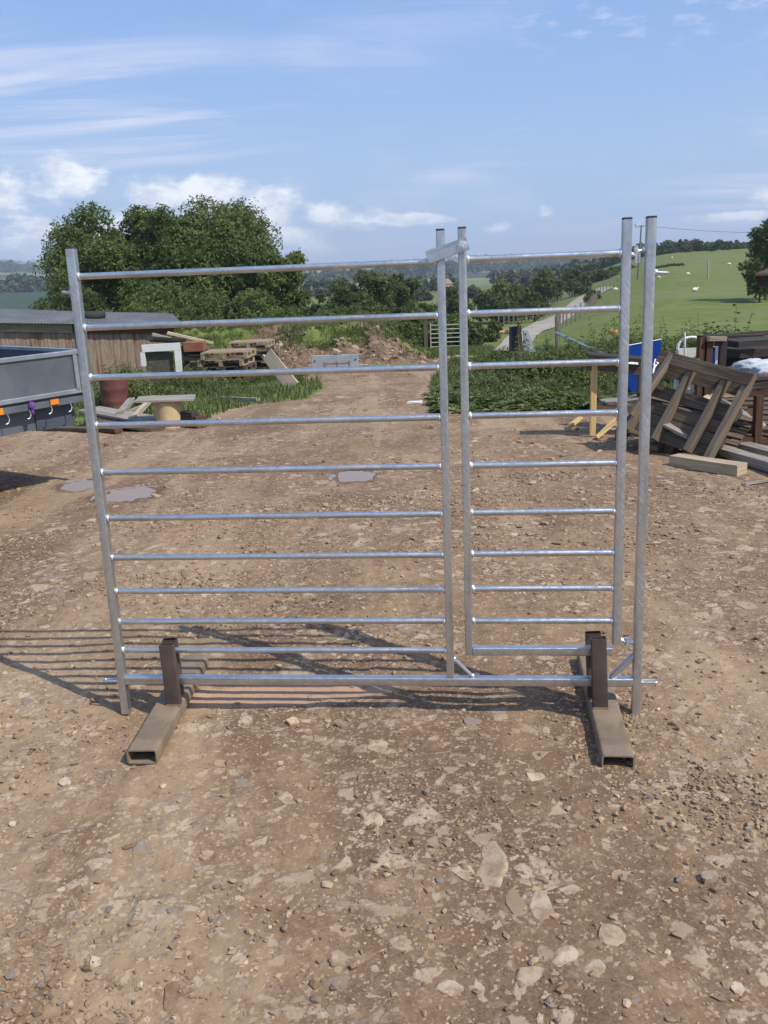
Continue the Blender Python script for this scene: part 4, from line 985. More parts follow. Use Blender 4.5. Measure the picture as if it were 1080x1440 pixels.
for i, (px, y0, y1, lb) in enumerate(((987, 474, 540, 'red-brown upright, first right of the arched window'), (998, 474, 545, 'red-brown upright, second right of the arched window'), (1017, 474, 545, 'darker red-brown upright beside the dark timber stack'))):
    a_ = at(px, y0, 8.05); g_ = tz(a_.x, a_.y); plank((a_.x, a_.y, g_), a_, .055, .06, lb, 'red_timber' if i < 2 else 'black_timber', up=(0, 1, 0), name='upright_timber', cat='timber')
plank(at(984, 475, 8.1), at(1085, 467, 8.4), .08, .035, 'long dark rail across the top of the uprights', 'black_timber')
plank(at(996, 477, 8.0), at(1020, 477, 8.0), .05, .04, 'short pale batten between the uprights', 'pale_board')
# dark timber stack at the far right
for i in range(6):
    yv = 481+i*11; plank(at(1024+random.uniform(-3, 3), yv+4, 8.6+random.uniform(-.1, .1)), at(1190, yv-6, 9.4), .30, .085, 'dark timber baulk, ' + ['topmost', 'second from the top', 'third from the top', 'fourth from the top', 'fifth from the top', 'lowest'][i] + ' in the stack beyond the uprights', 'black_timber', name='timber_baulk', cat='timber', group='dark timber stack')
for px in (1060, 1150):
    a_ = at(px, 545, 8.9); b = MB(); plank((a_.x, a_.y, tz(a_.x, a_.y)), (a_.x, a_.y, at(px, 535, 8.9).z), .25, .25, 'dark bearer under the timber stack' + (', the visible near one' if px == 1060 else ', the hidden far one'), 'black_timber', name='bearer', cat='timber')
# leaning pallet, seen from its underside
BR = gz(1004, 650, .01); BL = at(884, 606, 7.5); TR = at(1086, 534, 6.85)
X = (BL-BR); LX = X.length; X.normalize(); Y = (TR-BR); Y = (Y - X*Y.dot(X)); LY = Y.length; Y.normalize(); Z = X.cross(Y)
if Z.dot(Vector((0, -1, 0))) > 0: pass
def big_pallet(label):
    r = empty('broken_pallet', BR, label, 'pallet')
    n_ = Z if Z.y < 0 else -Z           # towards the camera: the bearers
    def q_(u, v, k): return BR + X*u + Y*v + n_*k
    ext = LX*1.02
    for i, v in enumerate((0.05, .16, .27, LY-.35, LY-.15, LY-.05)):
        b = MB(); u0 = -.0+random.uniform(-.01, .02); b.beam(q_(u0, v, .0), q_(ext+random.uniform(-.04, .02), v+random.uniform(-.01, .01), .0), .105, .02, up=n_, jit=.004); b.build('deck_board', MAT['old_pallet'], r)
    for i, u in enumerate((.03, .22, ext*.62, ext-.05)):
        b = MB(); b.beam(q_(u, -.01, .055), q_(u, LY-.01, .055), .045, .085, up=n_, jit=.004); b.build('bearer', MAT['worn_pallet'], r)
    for v in (LY-.08,):
        b = MB(); b.beam(q_(-.01, v, .108), q_(ext, v, .108), .10, .018, up=n_, jit=.004); b.build('base_board', MAT['old_pallet'], r)
    return r
big_pallet('large grey pallet leaning on its corner, seen from underneath')
# a second pallet slumped flat beneath it
M = Matrix.Translation(at(962, 612, 7.55)) @ Matrix.Rotation(R_(-35), 4, 'Z') @ Matrix.Rotation(R_(10), 4, 'Y') @ Matrix.Rotation(R_(14), 4, 'X') @ Matrix.Scale(.82, 4)
put_pallet(palO, None, 0, 'dark broken pallet slumped under the large leaning one', 'pallets dumped by the timber', M=M)
M = Matrix.Translation(at(1015, 600, 8.15)) @ Matrix.Rotation(R_(-12), 4, 'Z') @ Matrix.Rotation(R_(8), 4, 'X')
put_pallet(palO, None, 0, 'dark pallet lying level at the back of the dumped heap', 'pallets dumped by the timber', M=M)
items = [((888, 585), (945, 500), 7.35, 7.5, .05, .05, 'worn_pallet', 'thin grey batten slanting up beside the blue sign'),
    ((905, 578), (985, 600), 7.8, 7.4, .16, .03, 'old_pallet', 'dark board across the slumped pallet'),
    ((905, 585), (985, 618), 7.9, 7.5, .24, .03, 'old_pallet', 'wide brown board behind the slumped pallet'),
    ((925, 566), (1010, 572), 8.2, 8.2, .18, .04, 'worn_pallet', 'grey board lying at the back of the heap'),
    ((935, 592), (975, 612), 7.3, 7.1, .20, .02, 'grey_board', 'short pale board low in the heap'),
    ((990, 560), (1040, 585), 7.6, 7.4, .14, .07, 'block_board', 'stubby tan block deep in the heap'),
    ((848, 566), (900, 560), 8.6, 8.6, .30, .03, 'grey_board', 'grey board lying flat beside the trestle'),
    ((968, 560), (1000, 535), 8.1, 8.1, .1, .08, 'block_board', 'tan offcut jammed behind the leaning pallet')]
items += [((905, 612), (1010, 628), 7.6, 7.2, .12, .03, 'old_pallet', 'dark broken board lowest in the heap, along the ground'),
    ((918, 630), (992, 588), 7.3, 7.7, .09, .04, 'worn_pallet', 'brown batten crossing behind the bearers of the leaning pallet'),
    ((940, 572), (1062, 598), 7.9, 7.6, .13, .03, 'old_pallet', 'long dark board running through the middle of the heap'),
    ((1010, 560), (1075, 600), 7.9, 7.7, .16, .03, 'grey_board', 'grey weathered board slipped down at the far side of the heap'),
    ((1022, 545), (1090, 552), 8.0, 7.9, .20, .05, 'black_timber', 'dark board under the white sacks'),
    ((1028, 626), (1060, 575), 7.5, 7.9, .08, .05, 'red_timber', 'red-brown batten standing askew behind the leaning pallet'),
    ((896, 600), (930, 560), 7.7, 8.1, .07, .04, 'old_pallet', 'short dark batten poking out beside the outer post'),
    ((950, 606), (985, 622), 7.15, 7.0, .07, .02, 'pale_board', 'small pale splinter of board at the foot of the heap')]
for a_, c_, Y0, Y1, wd, th, mt_, lb in items: plank(at(*a_, Y0), at(*c_, Y1), wd, th, lb, mt_)
# square block of sawn timber and boards on the ground
plank(gz(948, 653, .04), gz(1043, 668, .04), .13, .085, 'thick sawn timber lying alone on the dirt before the heap', 'block_board', name='sawn_timber', cat='timber', jit=.002)
plank(gz(1010, 640, .05), gz(1110, 672, .05), .11, .07, 'long grey beam on the ground beside the leaning pallet, nearest one', 'grey_board', name='timber_beam', cat='timber')
plank(gz(1015, 628, .06), gz(1120, 655, .06), .15, .05, 'long grey beam on the ground beside the leaning pallet, middle one', 'grey_board', name='timber_beam', cat='timber')
plank(gz(1010, 618, .12), gz(1130, 640, .10), .12, .05, 'red-brown beam behind the two grey ones', 'red_timber', name='timber_beam', cat='timber')
plank(gz(1045, 683, .01), gz(1090, 676, .01), .05, .012, 'thin grey slat on the dirt at the frame edge', 'grey_board', cat='slat')
# red-brown table frame
Yq = 7.3; tf = empty('work_table', gz(1064, 628), 'red-brown timber table frame standing behind the leaning pallet', 'table frame')
for a_, c_ in (((1064, 622), (1067, 556)), ((1128, 640), (1130, 560))): b = MB(); b.beam(at(*a_, Yq), at(*c_, Yq), .06, .07, up=(0, 1, 0)); b.build('leg', MAT['red_timber'], tf)
b = MB(); b.beam(at(1040, 552, Yq+.03), at(1140, 550, Yq+.03), .06, .06); b.build('rail', MAT['red_timber'], tf)
b = MB(); b.beam(at(1030, 615, Yq+.1), at(1140, 622, Yq+.1), .25, .06); b.build('shelf', MAT['red_timber'], tf)
# white sacks, crumpled on the pallet
def sack(c, r, seed, label):
    V = IC2V.copy(); 
    for k in range(2):
        pass
    bm = bmesh.new(); bmesh.ops.create_icosphere(bm, subdivisions=4, radius=1.0); co = np.array([v.co[:] for v in bm.verts]); F = np.array([[v.index for v in f.verts] for f in bm.faces]); bm.free()
    k = 1 + .28*fbm(co[:, 0]*2.3+seed, co[:, 1]*2.3+co[:, 2]*1.7, seed, 5, .6)+.10*np.abs(fbm(co[:, 0]*6, co[:, 1]*5+co[:, 2]*3, seed+3, 2))
    co = co*k[:, None]*np.array(r); co[:, 2] = np.maximum(co[:, 2], -r[2]*.45)
    o = raw_mesh('sack', co, F, MAT['white_sack'], smooth=True); o.location = c; return tag(o, label, 'sack')
sack(at(1064, 517, 7.55), (.20, .17, .075), 4, 'crumpled white sack on top of the dumped timber')
sack(at(1082, 522, 7.35), (.15, .12, .07), 9, 'second crumpled white sack hanging over the pallet edge')
# small bright orange thing in the grass
b = MB(); c_ = gp(862, 470); _s = c_.y/1206; c_.z += 3*_s; b.lump(c_, (6.5*_s, 5*_s, 4.2*_s), 4, 12, 8, .12)
o = b.build('orange_stone', MAT['orange_hide'], smooth=60); tag(o, 'rounded orange-brown lump at the edge of the tall weeds', 'stone')
for o in [palA, palO]:
    for ch in [q for q in bpy.data.objects if q.parent == o]: bpy.data.objects.remove(ch)
    bpy.data.objects.remove(o)

# ------------------------------------------------------------------ vegetation
def leaf_quads(rng, P, Nrm, s, asp=1.5, up=0.0):
    """diamond-shaped leaves at P, facing roughly Nrm"""
    n = len(P); N = Nrm + rng.normal(size=(n, 3))*0.75; N[:, 2] += up; N /= np.linalg.norm(N, axis=1, keepdims=True)+1e-9
    a = rng.normal(size=(n, 3)); a -= N*(a*N).sum(1, keepdims=True); a /= np.linalg.norm(a, axis=1, keepdims=True)+1e-9
    b = np.cross(N, a); s = s[:, None]
    bend = N*s*0.25
    V = np.stack([P-a*s*asp, P-b*s*.62+bend, P+a*s*asp, P+b*s*.62+bend], 1).reshape(-1, 3)
    F = np.arange(4*n).reshape(-1, 4); return V, F
def crown_points(rng, lobes, n, shell=0.45):
    """clumped points through the lobes' volumes; lobes: (centre, radii)"""
    vol = np.array([r[0]*r[1]+r[1]*r[2] for _, r in lobes]); k = rng.choice(len(lobes), n//9+1, p=vol/vol.sum())
    C = np.array([lobes[i][0] for i in k]); Rr = np.array([lobes[i][1] for i in k])
    d = rng.normal(size=(len(k), 3)); d[:, 2] += .25; d /= np.linalg.norm(d, axis=1, keepdims=True)
    rad = rng.uniform(size=(len(k), 1))**shell
    cl = C + d*Rr*rad                      # twig clumps
    lt_ = rng.normal(size=len(lobes))*.22; tone = np.clip(0.5 + 0.24*rng.normal(size=len(k)) + lt_[k], 0, 1); hi = (rng.uniform(size=len(k)) > .93)*rng.uniform(.3, .9, len(k))
    rep = 9; P = np.repeat(cl, rep, 0) + rng.normal(size=(len(k)*rep, 3))*np.repeat(Rr.mean(1)*.11, rep)[:, None]
    return P, np.repeat(d, rep, 0), np.repeat(tone, rep), np.repeat(hi, rep)
def tree(x, Y, H, W, name, label, cat, mat, seed, n=9000, leaf=.12, low=.15, nl=16, group=None, depth=None, shape='round', trunk=True, zb=None):
    rng = np.random.default_rng(seed); g = tz(x, Y) if zb is None else zb; D = depth or W
    root = empty(name, (x, Y, g), label, cat, group)
    lobes = []
    for i in range(nl):
        f = (i+.5)/nl; zf = low + (1-low)*(rng.uniform(.12, .84) if shape == 'round' else rng.uniform(.1, .9))
        prof = math.sqrt(max(.05, 1-((zf-(low+.36*(1-low)))/(.66*(1-low)))**2)) if shape == 'round' else (1-.75*(zf-low)/(1-low))
        a = i*2.399+rng.uniform(-.4, .4); rr = rng.uniform(.45, .85)*prof
        r = W*rng.uniform(.13, .21)*(1 if nl > 8 else 1.5)
        c = (W/2*rr*math.cos(a), D/2*rr*math.sin(a), min(zf*H, H-r*.8))
        lobes.append((c, (r, r, r*rng.uniform(.7, .95))))
    lobes.append(((rng.uniform(-.1, .1)*W, 0, H-W*.14), (W*.17, W*.17, W*.14)))
    lobes.append(((0, 0, H*(low+.38*(1-low))), (W*.33, D*.33, H*(1-low)*.36)))
    P, N, tone, hi = crown_points(rng, lobes, n)
    s = leaf*rng.uniform(.6, 1.3, len(P)); V, F = leaf_quads(rng, P, N, s, up=.35)
    col = np.stack([np.repeat(np.clip(tone+rng.normal(size=len(P))*.12, 0, 1), 4), np.repeat(hi, 4), np.zeros(4*len(P))], -1)
    raw_mesh('crown', V, F, MAT[mat], root, col=col)
    if trunk:
        b = MB(); rt_ = max(.05, W*.028); b.path([(0, 0, -.3), (rng.uniform(-.02, .02)*W, 0, H*.25), (rng.uniform(-.04, .04)*W, 0, H*.55), (0, 0, H*.85)], [rt_*1.3, rt_, rt_*.6, rt_*.2], 8)
        for i in range(0, nl, 2):
            c = lobes[i][0]; z0 = max(H*.12, min(c[2]*.5, H*.5)); b.path([(0, 0, z0), (c[0]*.5, c[1]*.5, (z0+c[2])*.5+.02*H), c], [rt_*.5, rt_*.32, rt_*.1], 6)
        b.build('trunk', MAT['bark'], root, local=True, smooth=60)
    return root
def ptree(px, top, wpx, Y, label, seed, mat='leaf', name='tree', cat='tree', n=9000, lpx=1.6, low=.1, nl=16, group=None, shape='round', base=None, dep=None, trunk=True):
    """a tree at distance Y whose top stands at the picture height top"""
    p = at(px, top, Y); H = p.z - tz(p.x, Y); W = wpx/FPX*Y
    return tree(p.x, Y, max(H, .3), W, name, label, cat, mat, seed, n, leaf=lpx*Y/858*.5, low=low, nl=nl, group=group, shape=shape, depth=dep, trunk=trunk)
BG = 'big leafy trees behind the shed'
ptree(140, 284, 176, 46, 'tall leafy tree with the wide outer crown behind the shed', 1, n=60000, lpx=2.6, low=.04, nl=44, group=BG)
ptree(190, 289, 120, 47, 'leafy tree merging with the wide outer crown behind the shed', 31, n=30000, lpx=2.6, low=.04, nl=24, group=BG)
ptree(236, 288, 130, 45, 'dark leafy tree filling the gap between the two tall crowns', 2, n=36000, lpx=2.6, low=.04, nl=24, group=BG)
ptree(290, 276, 195, 46, 'tallest leafy tree with the domed crown, above the pallets', 3, n=62000, lpx=2.6, low=.04, nl=46, group=BG)
ptree(378, 334, 110, 43, 'lower leafy tree at the end of the row, above the earth bank', 4, n=26000, lpx=2.5, low=.0, nl=18, group=BG)
ptree(80, 385, 130, 40, 'low dark shrub at the foot of the outer tall tree', 5, 'leaf_dark', 'shrub', 'shrub', n=14000, lpx=2.4, low=0, nl=12)
ptree(235, 395, 190, 40, 'broad paler bush in front of the tall trees', 6, 'leaf', 'shrub', 'shrub', n=18000, lpx=2.5, low=0, nl=16)
ptree(360, 405, 130, 39, 'dense green bush below the lower tree at the end of the row', 7, 'leaf', 'shrub', 'shrub', n=14000, lpx=2.5, low=0, nl=12)
ptree(452, 413, 46, 41, 'elder bush with pale flower heads above the earth bank', 8, 'leaf_pale', 'shrub', 'shrub', n=5000, lpx=2.2, low=0, nl=9)
ptree(505, 380, 100, 66, 'round dark tree beyond the earth bank, the larger of two', 9, 'leaf_dark', n=20000, lpx=2.2, low=.02, nl=18)
ptree(563, 384, 62, 70, 'smaller dark tree beside the round one beyond the earth bank', 10, 'leaf_dark', n=12000, lpx=2.2, low=.02, nl=12)
ptree(448, 430, 60, 50, 'dark bush between the elder and the round dark tree', 11, 'leaf_dark', 'shrub', 'shrub', n=7000, lpx=2.2, low=0, nl=10)
ptree(500, 428, 120, 46, 'long dark thicket at the back of the earth bank', 12, 'leaf_dark', 'shrub', 'shrub', n=12000, lpx=2.2, low=0, nl=14)
ptree(548, 452, 70, 38, 'low dark bush on the slope below the two dark trees', 13, 'leaf_dark', 'shrub', 'shrub', n=6000, lpx=2.2, low=0, nl=9)
ptree(592, 425, 70, 58, 'bush behind the middle post, lower than the dark trees', 14, 'leaf', 'shrub', 'shrub', n=8000, lpx=2.0, low=0, nl=10)
ptree(634, 405, 64, 75, 'tree seen between the two middle posts', 15, 'leaf_dark', n=9000, lpx=2.0, low=0, nl=10)
ptree(645, 440, 40, 52, 'bush beside the far metal gate', 16, 'leaf', 'shrub', 'shrub', n=4500, lpx=2.0, low=0, nl=8)
ptree(690, 452, 34, 48, 'small bush beside the rubble pile', 17, 'leaf_dark', 'shrub', 'shrub', n=4000, lpx=2.0, low=0, nl=7)
ptree(700, 394, 76, 88, 'mid green tree standing in the fenced meadow left of the lane', 18, 'leaf', n=12000, lpx=2.0, low=.02, nl=14)
ptree(737, 402, 40, 95, 'smaller tree touching the mid green one in the meadow', 19, 'leaf_dark', n=6000, lpx=2.0, low=.02, nl=9)
ptree(768, 378, 56, 120, 'dark tree beside the upper part of the lane, the nearer one', 20, 'leaf_dark', n=9000, lpx=1.9, low=.0, nl=12)
ptree(808, 380, 46, 135, 'dark tree beside the upper part of the lane, the farther one', 21, 'leaf_dark', n=7000, lpx=1.9, low=.0, nl=10)
ptree(752, 410, 34, 84, 'round bush at the lane fence', 22, 'leaf_dark', 'shrub', 'shrub', n=3500, lpx=1.9, low=0, nl=7)
ptree(834, 408, 22, 105, 'dark bush on the inner bend of the lane', 23, 'leaf_dark', 'shrub', 'shrub', n=3000, lpx=1.9, low=0, nl=6)
ptree(848, 380, 40, 165, 'bushes at the top of the lane', 24, 'leaf_dark', 'shrub', 'shrub', n=4000, lpx=1.9, low=0, nl=8)
ptree(880, 374, 40, 175, 'dark bushes behind the hinge post at the field corner', 25, 'leaf_dark', 'shrub', 'shrub', n=4000, lpx=1.9, low=0, nl=8)
ptree(1086, 305, 74, 62, 'large leafy tree cut off by the edge of the picture, on the hillside', 26, 'leaf_dark', n=9000, lpx=2.3, low=.12, nl=18)
ptree(1072, 366, 46, 60, 'dark bush under the large hillside tree', 27, 'leaf_dark', 'shrub', 'shrub', n=4500, lpx=2.2, low=0, nl=8)
rr_ = random.Random(11)
RG_ = 'trees along the crest of the green hill'
for i, (px, top, wp) in enumerate([(931, 345, 14), (942, 350, 16), (957, 337, 7), (966, 345, 15), (982, 339, 16), (993, 345, 12), (1008, 338, 16), (1022, 343, 18), (1040, 341, 22), (1060, 340, 24), (1085, 338, 26)]):
    lab = ['small round tree at the low end of the crest', 'low dark tree second from the low end of the crest', 'thin tall bare tree sticking up from the crest', 'loose crowned tree just right of the thin tall one', 'twin crowned tree in the middle of the crest', 'low bush between two crest trees',
           'pointed dark tree on the crest', 'flat topped tree past the pointed one on the crest', 'wide low tree on the upper crest', 'wide dark tree nearest the large hillside tree', 'crest tree behind the large hillside tree'][i]
    p_ = at(px, top, 230); ptree(px, top, wp, 230+rr_.uniform(-6, 6), lab, 40+i, 'leaf_far', n=1500, lpx=1.5, low=.0, nl=6, group=RG_, shape='round')
for i, (px, top, wp, Y, lb) in enumerate([(930, 376, 18, 150, 'bush at the near edge of the hill field, beside the right post'), (944, 374, 18, 148, 'middle bush of three at the field edge'), (955, 380, 12, 146, 'smallest bush of three at the field edge')]):
    ptree(px, top, wp, Y, lb, 60+i, 'leaf_dark', 'shrub', 'shrub', n=1800, lpx=1.6, low=0, nl=6)

# far woods and hedges: masses of crowns nobody could count
def wood(name, label, pts, nl, n, hh, spread, leaf, seed, mat='leaf_far', cat='wood'):
    """pts: polyline (x, y); crowns strewn within spread of it"""
    rng = np.random.default_rng(seed); pts = np.array(pts, float); seg = np.hypot(*np.diff(pts, axis=0).T); cum_ = np.concatenate([[0], np.cumsum(seg)])
    u = rng.uniform(0, cum_[-1], nl); x = np.interp(u, cum_, pts[:, 0]); y = np.interp(u, cum_, pts[:, 1]) + rng.normal(size=nl)*spread; x = x + rng.normal(size=nl)*spread*.4
    h = hh*rng.uniform(.6, 1.25, nl); z = T0(x, y); L = []
    for i in range(nl): L.append(((x[i], y[i], z[i]+h[i]*.5), (h[i]*.62, h[i]*.62, h[i]*.55)))
    P, N, tone, hi = crown_points(rng, L, n, .25); s = leaf*rng.uniform(.6, 1.4, len(P)); V, F = leaf_quads(rng, P, N, s, asp=1.1, up=.5)
    col = np.stack([np.repeat(tone, 4), np.repeat(hi*.4, 4), np.zeros(4*len(P))], -1)
    o = raw_mesh(name, V, F, MAT[mat], col=col); return tag(o, label, cat, kind='stuff')
def pline(lst): return [at(px, 380, Y).xy for px, Y in lst]
wood('far_wood', 'dark wood on the far hillside beyond the shed roof', pline([(-200, 1500), (-20, 1450), (55, 1500)]), 120, 12000, 13, 60, 3.0, 1)
wood('far_wood', 'tree belt across the lower fields beyond the shed', pline([(-200, 620), (0, 560), (80, 600)]), 60, 7000, 8, 12, 1.4, 2)
wood('far_wood', 'broad bluish forest on the far side of the valley', pline([(380, 900), (470, 850), (560, 950), (660, 1100), (760, 1200), (900, 1300)]), 210, 26000, 11, 60, 2.0, 3)
wood('far_wood', 'forest ridge along the horizon', pline([(-200, 3300), (200, 3300), (500, 3000), (760, 2800), (1000, 2900)]), 900, 22000, 11, 80, 4, 4)
wood('far_hedge', 'hedgerow of trees across the valley fields', pline([(440, 330), (520, 300), (600, 340), (700, 320), (760, 290), (870, 300)]), 60, 11000, 4.5, 5, .75, 5, cat='hedge')
wood('far_hedge', 'thin hedge winding over the middle fields', pline([(560, 210), (620, 190), (680, 200), (760, 215), (840, 200)]), 34, 7000, 2.2, 2.5, .45, 6, cat='hedge')
wood('far_hedge', 'wooded belt climbing behind the lane', pline([(700, 460), (760, 430), (830, 400), (900, 380), (960, 420)]), 110, 18000, 5.0, 8, .8, 7, cat='hedge')
wood('far_hedge', 'low hedge under the crest trees', pline([(905, 232), (960, 236), (1010, 238), (1060, 240), (1150, 245)]), 70, 9000, 1.7, 1.5, .4, 8, cat='hedge')
wood('far_hedge', 'dark brambles in the rough ground beyond the nettles', pline([(560, 44), (600, 46), (660, 40)]), 26, 9000, 1.1, 1.5, .10, 9, mat='leaf_dark', cat='brambles')

# the lane and its fences
LL = [(683, 497), (715, 473), (749, 456), (782, 442), (797, 431), (811, 420), (838, 407), (851, 403.5)]
LR = [(722, 497), (757, 472), (788, 456), (808, 443), (820, 433), (830, 421), (853, 409), (863, 404.5)]
def dens(P, k=8):
    P = [Vector(p) for p in P]; o = []
    for i in range(len(P)-1):
        for j in range(k):
            t_ = j/k; p0 = P[max(i-1, 0)]; p1 = P[i]; p2 = P[i+1]; p3 = P[min(i+2, len(P)-1)]
            o.append(0.5*((2*p1)+(p2-p0)*t_+(2*p0-5*p1+4*p2-p3)*t_*t_+(3*p1-p0-3*p2+p3)*t_**3))
    return o+[P[-1]]
wl_ = dens([gp(*p).xy.to_3d() for p in LL]); wr_ = dens([gp(*p).xy.to_3d() for p in LR])
b = MB()
for i, (l, r) in enumerate(zip(wl_, wr_)):
    for j in range(7):
        q_ = l.lerp(r, j/6); b.V.append((q_.x, q_.y, tz(q_.x, q_.y)+.06+.03*math.sin(math.pi*j/6)))
for i in range(len(wl_)-1):
    for j in range(6): b.face((i*7+j, i*7+j+1, (i+1)*7+j+1, (i+1)*7+j), [(0, 0)]*4)
MAT['lane'] = paint('lane_gravel', (0.30, 0.25, 0.19), (0.42, 0.36, 0.28), 0.95, 0, 1.2, c3=(0.22, 0.2, 0.12), s3=.7, t3=.6)
tag(b.build('lane', MAT['lane'], smooth=60), 'pale gravel lane climbing away between fences', kind='structure')
def fence(pts, step, label, hh=1.1, lean=.04):
    root = empty('wire_fence', (pts[0].x, pts[0].y, tz(pts[0].x, pts[0].y)), label, 'fence'); acc = 0; last = None; tops = []
    for i in range(len(pts)-1):
        d = (pts[i+1]-pts[i]).length; n_ = max(1, int(d/.2))
        for j in range(n_):
            if acc <= 0:
                p = pts[i].lerp(pts[i+1], j/n_); g = tz(p.x, p.y); h_ = hh*random.uniform(.9, 1.12)
                tp_ = Vector((p.x+random.uniform(-lean, lean), p.y, g+h_)); tops.append((Vector((p.x, p.y, g)), tp_))
                if len(tops) < 100: b = MB(); b.beam((p.x, p.y, g-.1), tp_, .09, .09, up=(0, 1, 0)); b.build('post', MAT['post_wood'], root)
                acc = step
            acc -= d/n_
    b = MB()
    for f in (.35, .62, .92):
        for (g0, t0), (g1, t1) in zip(tops, tops[1:]): b.tube(g0.lerp(t0, f), g1.lerp(t1, f), .006, n=4, cap=False)
    b.build('wire', MAT['wire'], root)
def offs(P, k):
    o = []
    for i, p in enumerate(P):
        d = (P[min(i+1, len(P)-1)]-P[max(i-1, 0)]); d.normalize(); o.append(p + Vector((-d.y, d.x, 0))*k)
    return o
fence(offs(wl_, 2.2)[14:], 3.0, 'wire fence on old posts along the outer side of the lane', 1.15)
fence(offs(wr_, -1.2), 2.6, 'wire fence on old posts between the lane and the sheep field', 1.1)
# metal field gate
g0 = at(604, 486, 37); g0.z = tz(g0.x, 37); g1 = at(655, 484, 37.6); fg = empty('field_gate', g0, 'silver barred metal field gate far beyond the yard', 'gate'); hh = 1.15
g1 = Vector((g1.x, g0.y+.6, tz(g1.x, g0.y+.6)))
for i in range(6): b = MB(); z = .15+i*.18; b.tube(g0+Vector((.05, 0, z)), g1+Vector((0, 0, z)), .022, n=6); b.build('bar', MAT['pole_wood'], fg)
for p_ in (g0+Vector((.05, 0, 0)), g1): b = MB(); b.tube(p_, p_+Vector((0, 0, hh)), .03, n=6); b.build('gate_stile', MAT['pole_wood'], fg)
b = MB(); b.beam(g0-Vector((.15, 0, .1)), g0+Vector((-.15, 0, 1.25)), .16, .16, up=(0, 1, 0)); b.build('gate_post', MAT['old_pallet'], fg)
# rubble pile beyond the nettles
rng = np.random.default_rng(3); c_ = gp(693, 470); V, F = stones(rng, c_.x+rng.normal(size=60)*.45, c_.y+rng.normal(size=60)*.5, rng.uniform(.08, .28, 60), rng.uniform(.6, .9, 60), ICV, ICF, sink=-.4)
cc_ = PALE[rng.integers(0, 7, 60)]*np.array([1.05, .8, .65]); o = raw_mesh('rubble_pile', V, F, MAT['chips'], col=np.repeat(cc_, 12, 0).astype(np.float32)); tag(o, 'pinkish rubble tipped beside a bush beyond the nettles', 'rubble', kind='stuff')
# black box and stick behind the nettles
Yn = 19.0; a0 = at(717, 460, Yn); a1 = at(733, 458, Yn); g_ = tz(a0.x, Yn)
rb = empty('black_panel', Vector((a0.x, Yn, g_)), 'black upright panel poking above the nettles', 'panel')
b = MB(); b.hexa([Vector((a0.x, Yn, g_)), Vector((a1.x+.06, Yn, g_)), Vector((a1.x+.06, Yn+.12, g_)), Vector((a0.x, Yn+.12, g_)), a0, a1, a1+Vector((0, .12, 0)), a0+Vector((0, .12, 0))], .5, .3, .12); b.build('panel', MAT['black_plastic'], rb)
b = MB(); a2 = at(736, 464, Yn+.1); b.hexa([Vector((a1.x+.09, Yn+.05, g_)), Vector((a1.x+.42, Yn+.05, g_)), Vector((a1.x+.42, Yn+.12, g_)), Vector((a1.x+.09, Yn+.12, g_)), a2, a2+Vector((.10, 0, -.02)), a2+Vector((.10, .07, -.02)), a2+Vector((0, .07, 0))], .5, .3, .12); b.build('side_sheet', MAT['trough'], rb)
b = MB(); b.beam(Vector((at(730, 460, Yn-.05).x, Yn-.06, g_)), at(729, 452, Yn-.06), .04, .04, up=(0, 1, 0)); b.beam(at(726, 455, Yn-.06), at(732, 455, Yn-.06), .03, .03); b.build('handle', MAT['red_timber'], rb)
q0 = at(782, 468, 17.5); q1 = at(811, 481, 16.6); d_ = (q1-q0); k_ = 1
while (q0+d_*k_).z > tz((q0+d_*k_).x, (q0+d_*k_).y) and k_ < 12: k_ += .2
b = MB(); b.tube(q0, q0+d_*k_, .028, n=8); o = b.build('metal_pipe', MAT['galv'], smooth=50); tag(o, 'pale metal pipe slanting down into the nettles', 'pipe')

# poles
def pole(px, top, base, label, Y=None, name='utility_pole', cross=False, r=.11):
    p = gp(px, base) if Y is None else at(px, base, Y); t_ = at(px+(5 if cross else 0), top, p.y); root = empty(name, p, label, 'pole')
    b = MB(); b.tube(p-Vector((0, 0, .3)), t_, r*1.2, r*.8, n=8); b.build('shaft', MAT['pole_wood'] if not cross else MAT['post_wood'], root, smooth=50)
    if cross:
        b = MB(); b.beam(t_-Vector((.9, 0, .15)), t_+Vector((.35, 0, -.1)), .08, .08); b.build('crossarm', MAT['post_wood'], root)
        b = MB(); b.lump(t_+Vector((-.85, 0, .08)), (.07, .07, .13), 2, 8, 6, 0); b.build('insulator', MAT['dark_end'], root)
    return p, t_
_, ptop = pole(897, 317, 393, 'tall thin power pole seen between the gate stile and the outer post', cross=True, r=.13)
pole(996, 365, 392, 'short pale pole alone in the sheep field'); pole(1078, 345, 384, 'pale pole beside the dark bush under the hillside tree')
pole(697, 383, 399, 'pale pole in the valley above the meadow trees'); pole(788, 368, 385, 'pale pole above the lane-side trees'); pole(843, 362, 376, 'pale pole near the hinge stile at the top of the lane')
q0 = ptop; q1 = at(1300, 316, ptop.y+25); b = MB(); P = [q0.lerp(q1, i/20) - Vector((0, 0, 1.2*4*(i/20)*(1-i/20))) for i in range(21)]
b.path(P, .022, 4); o = b.build('overhead_cable', MAT['dark_end']); tag(o, 'thin dark overhead cable running off from the power pole', 'cable')
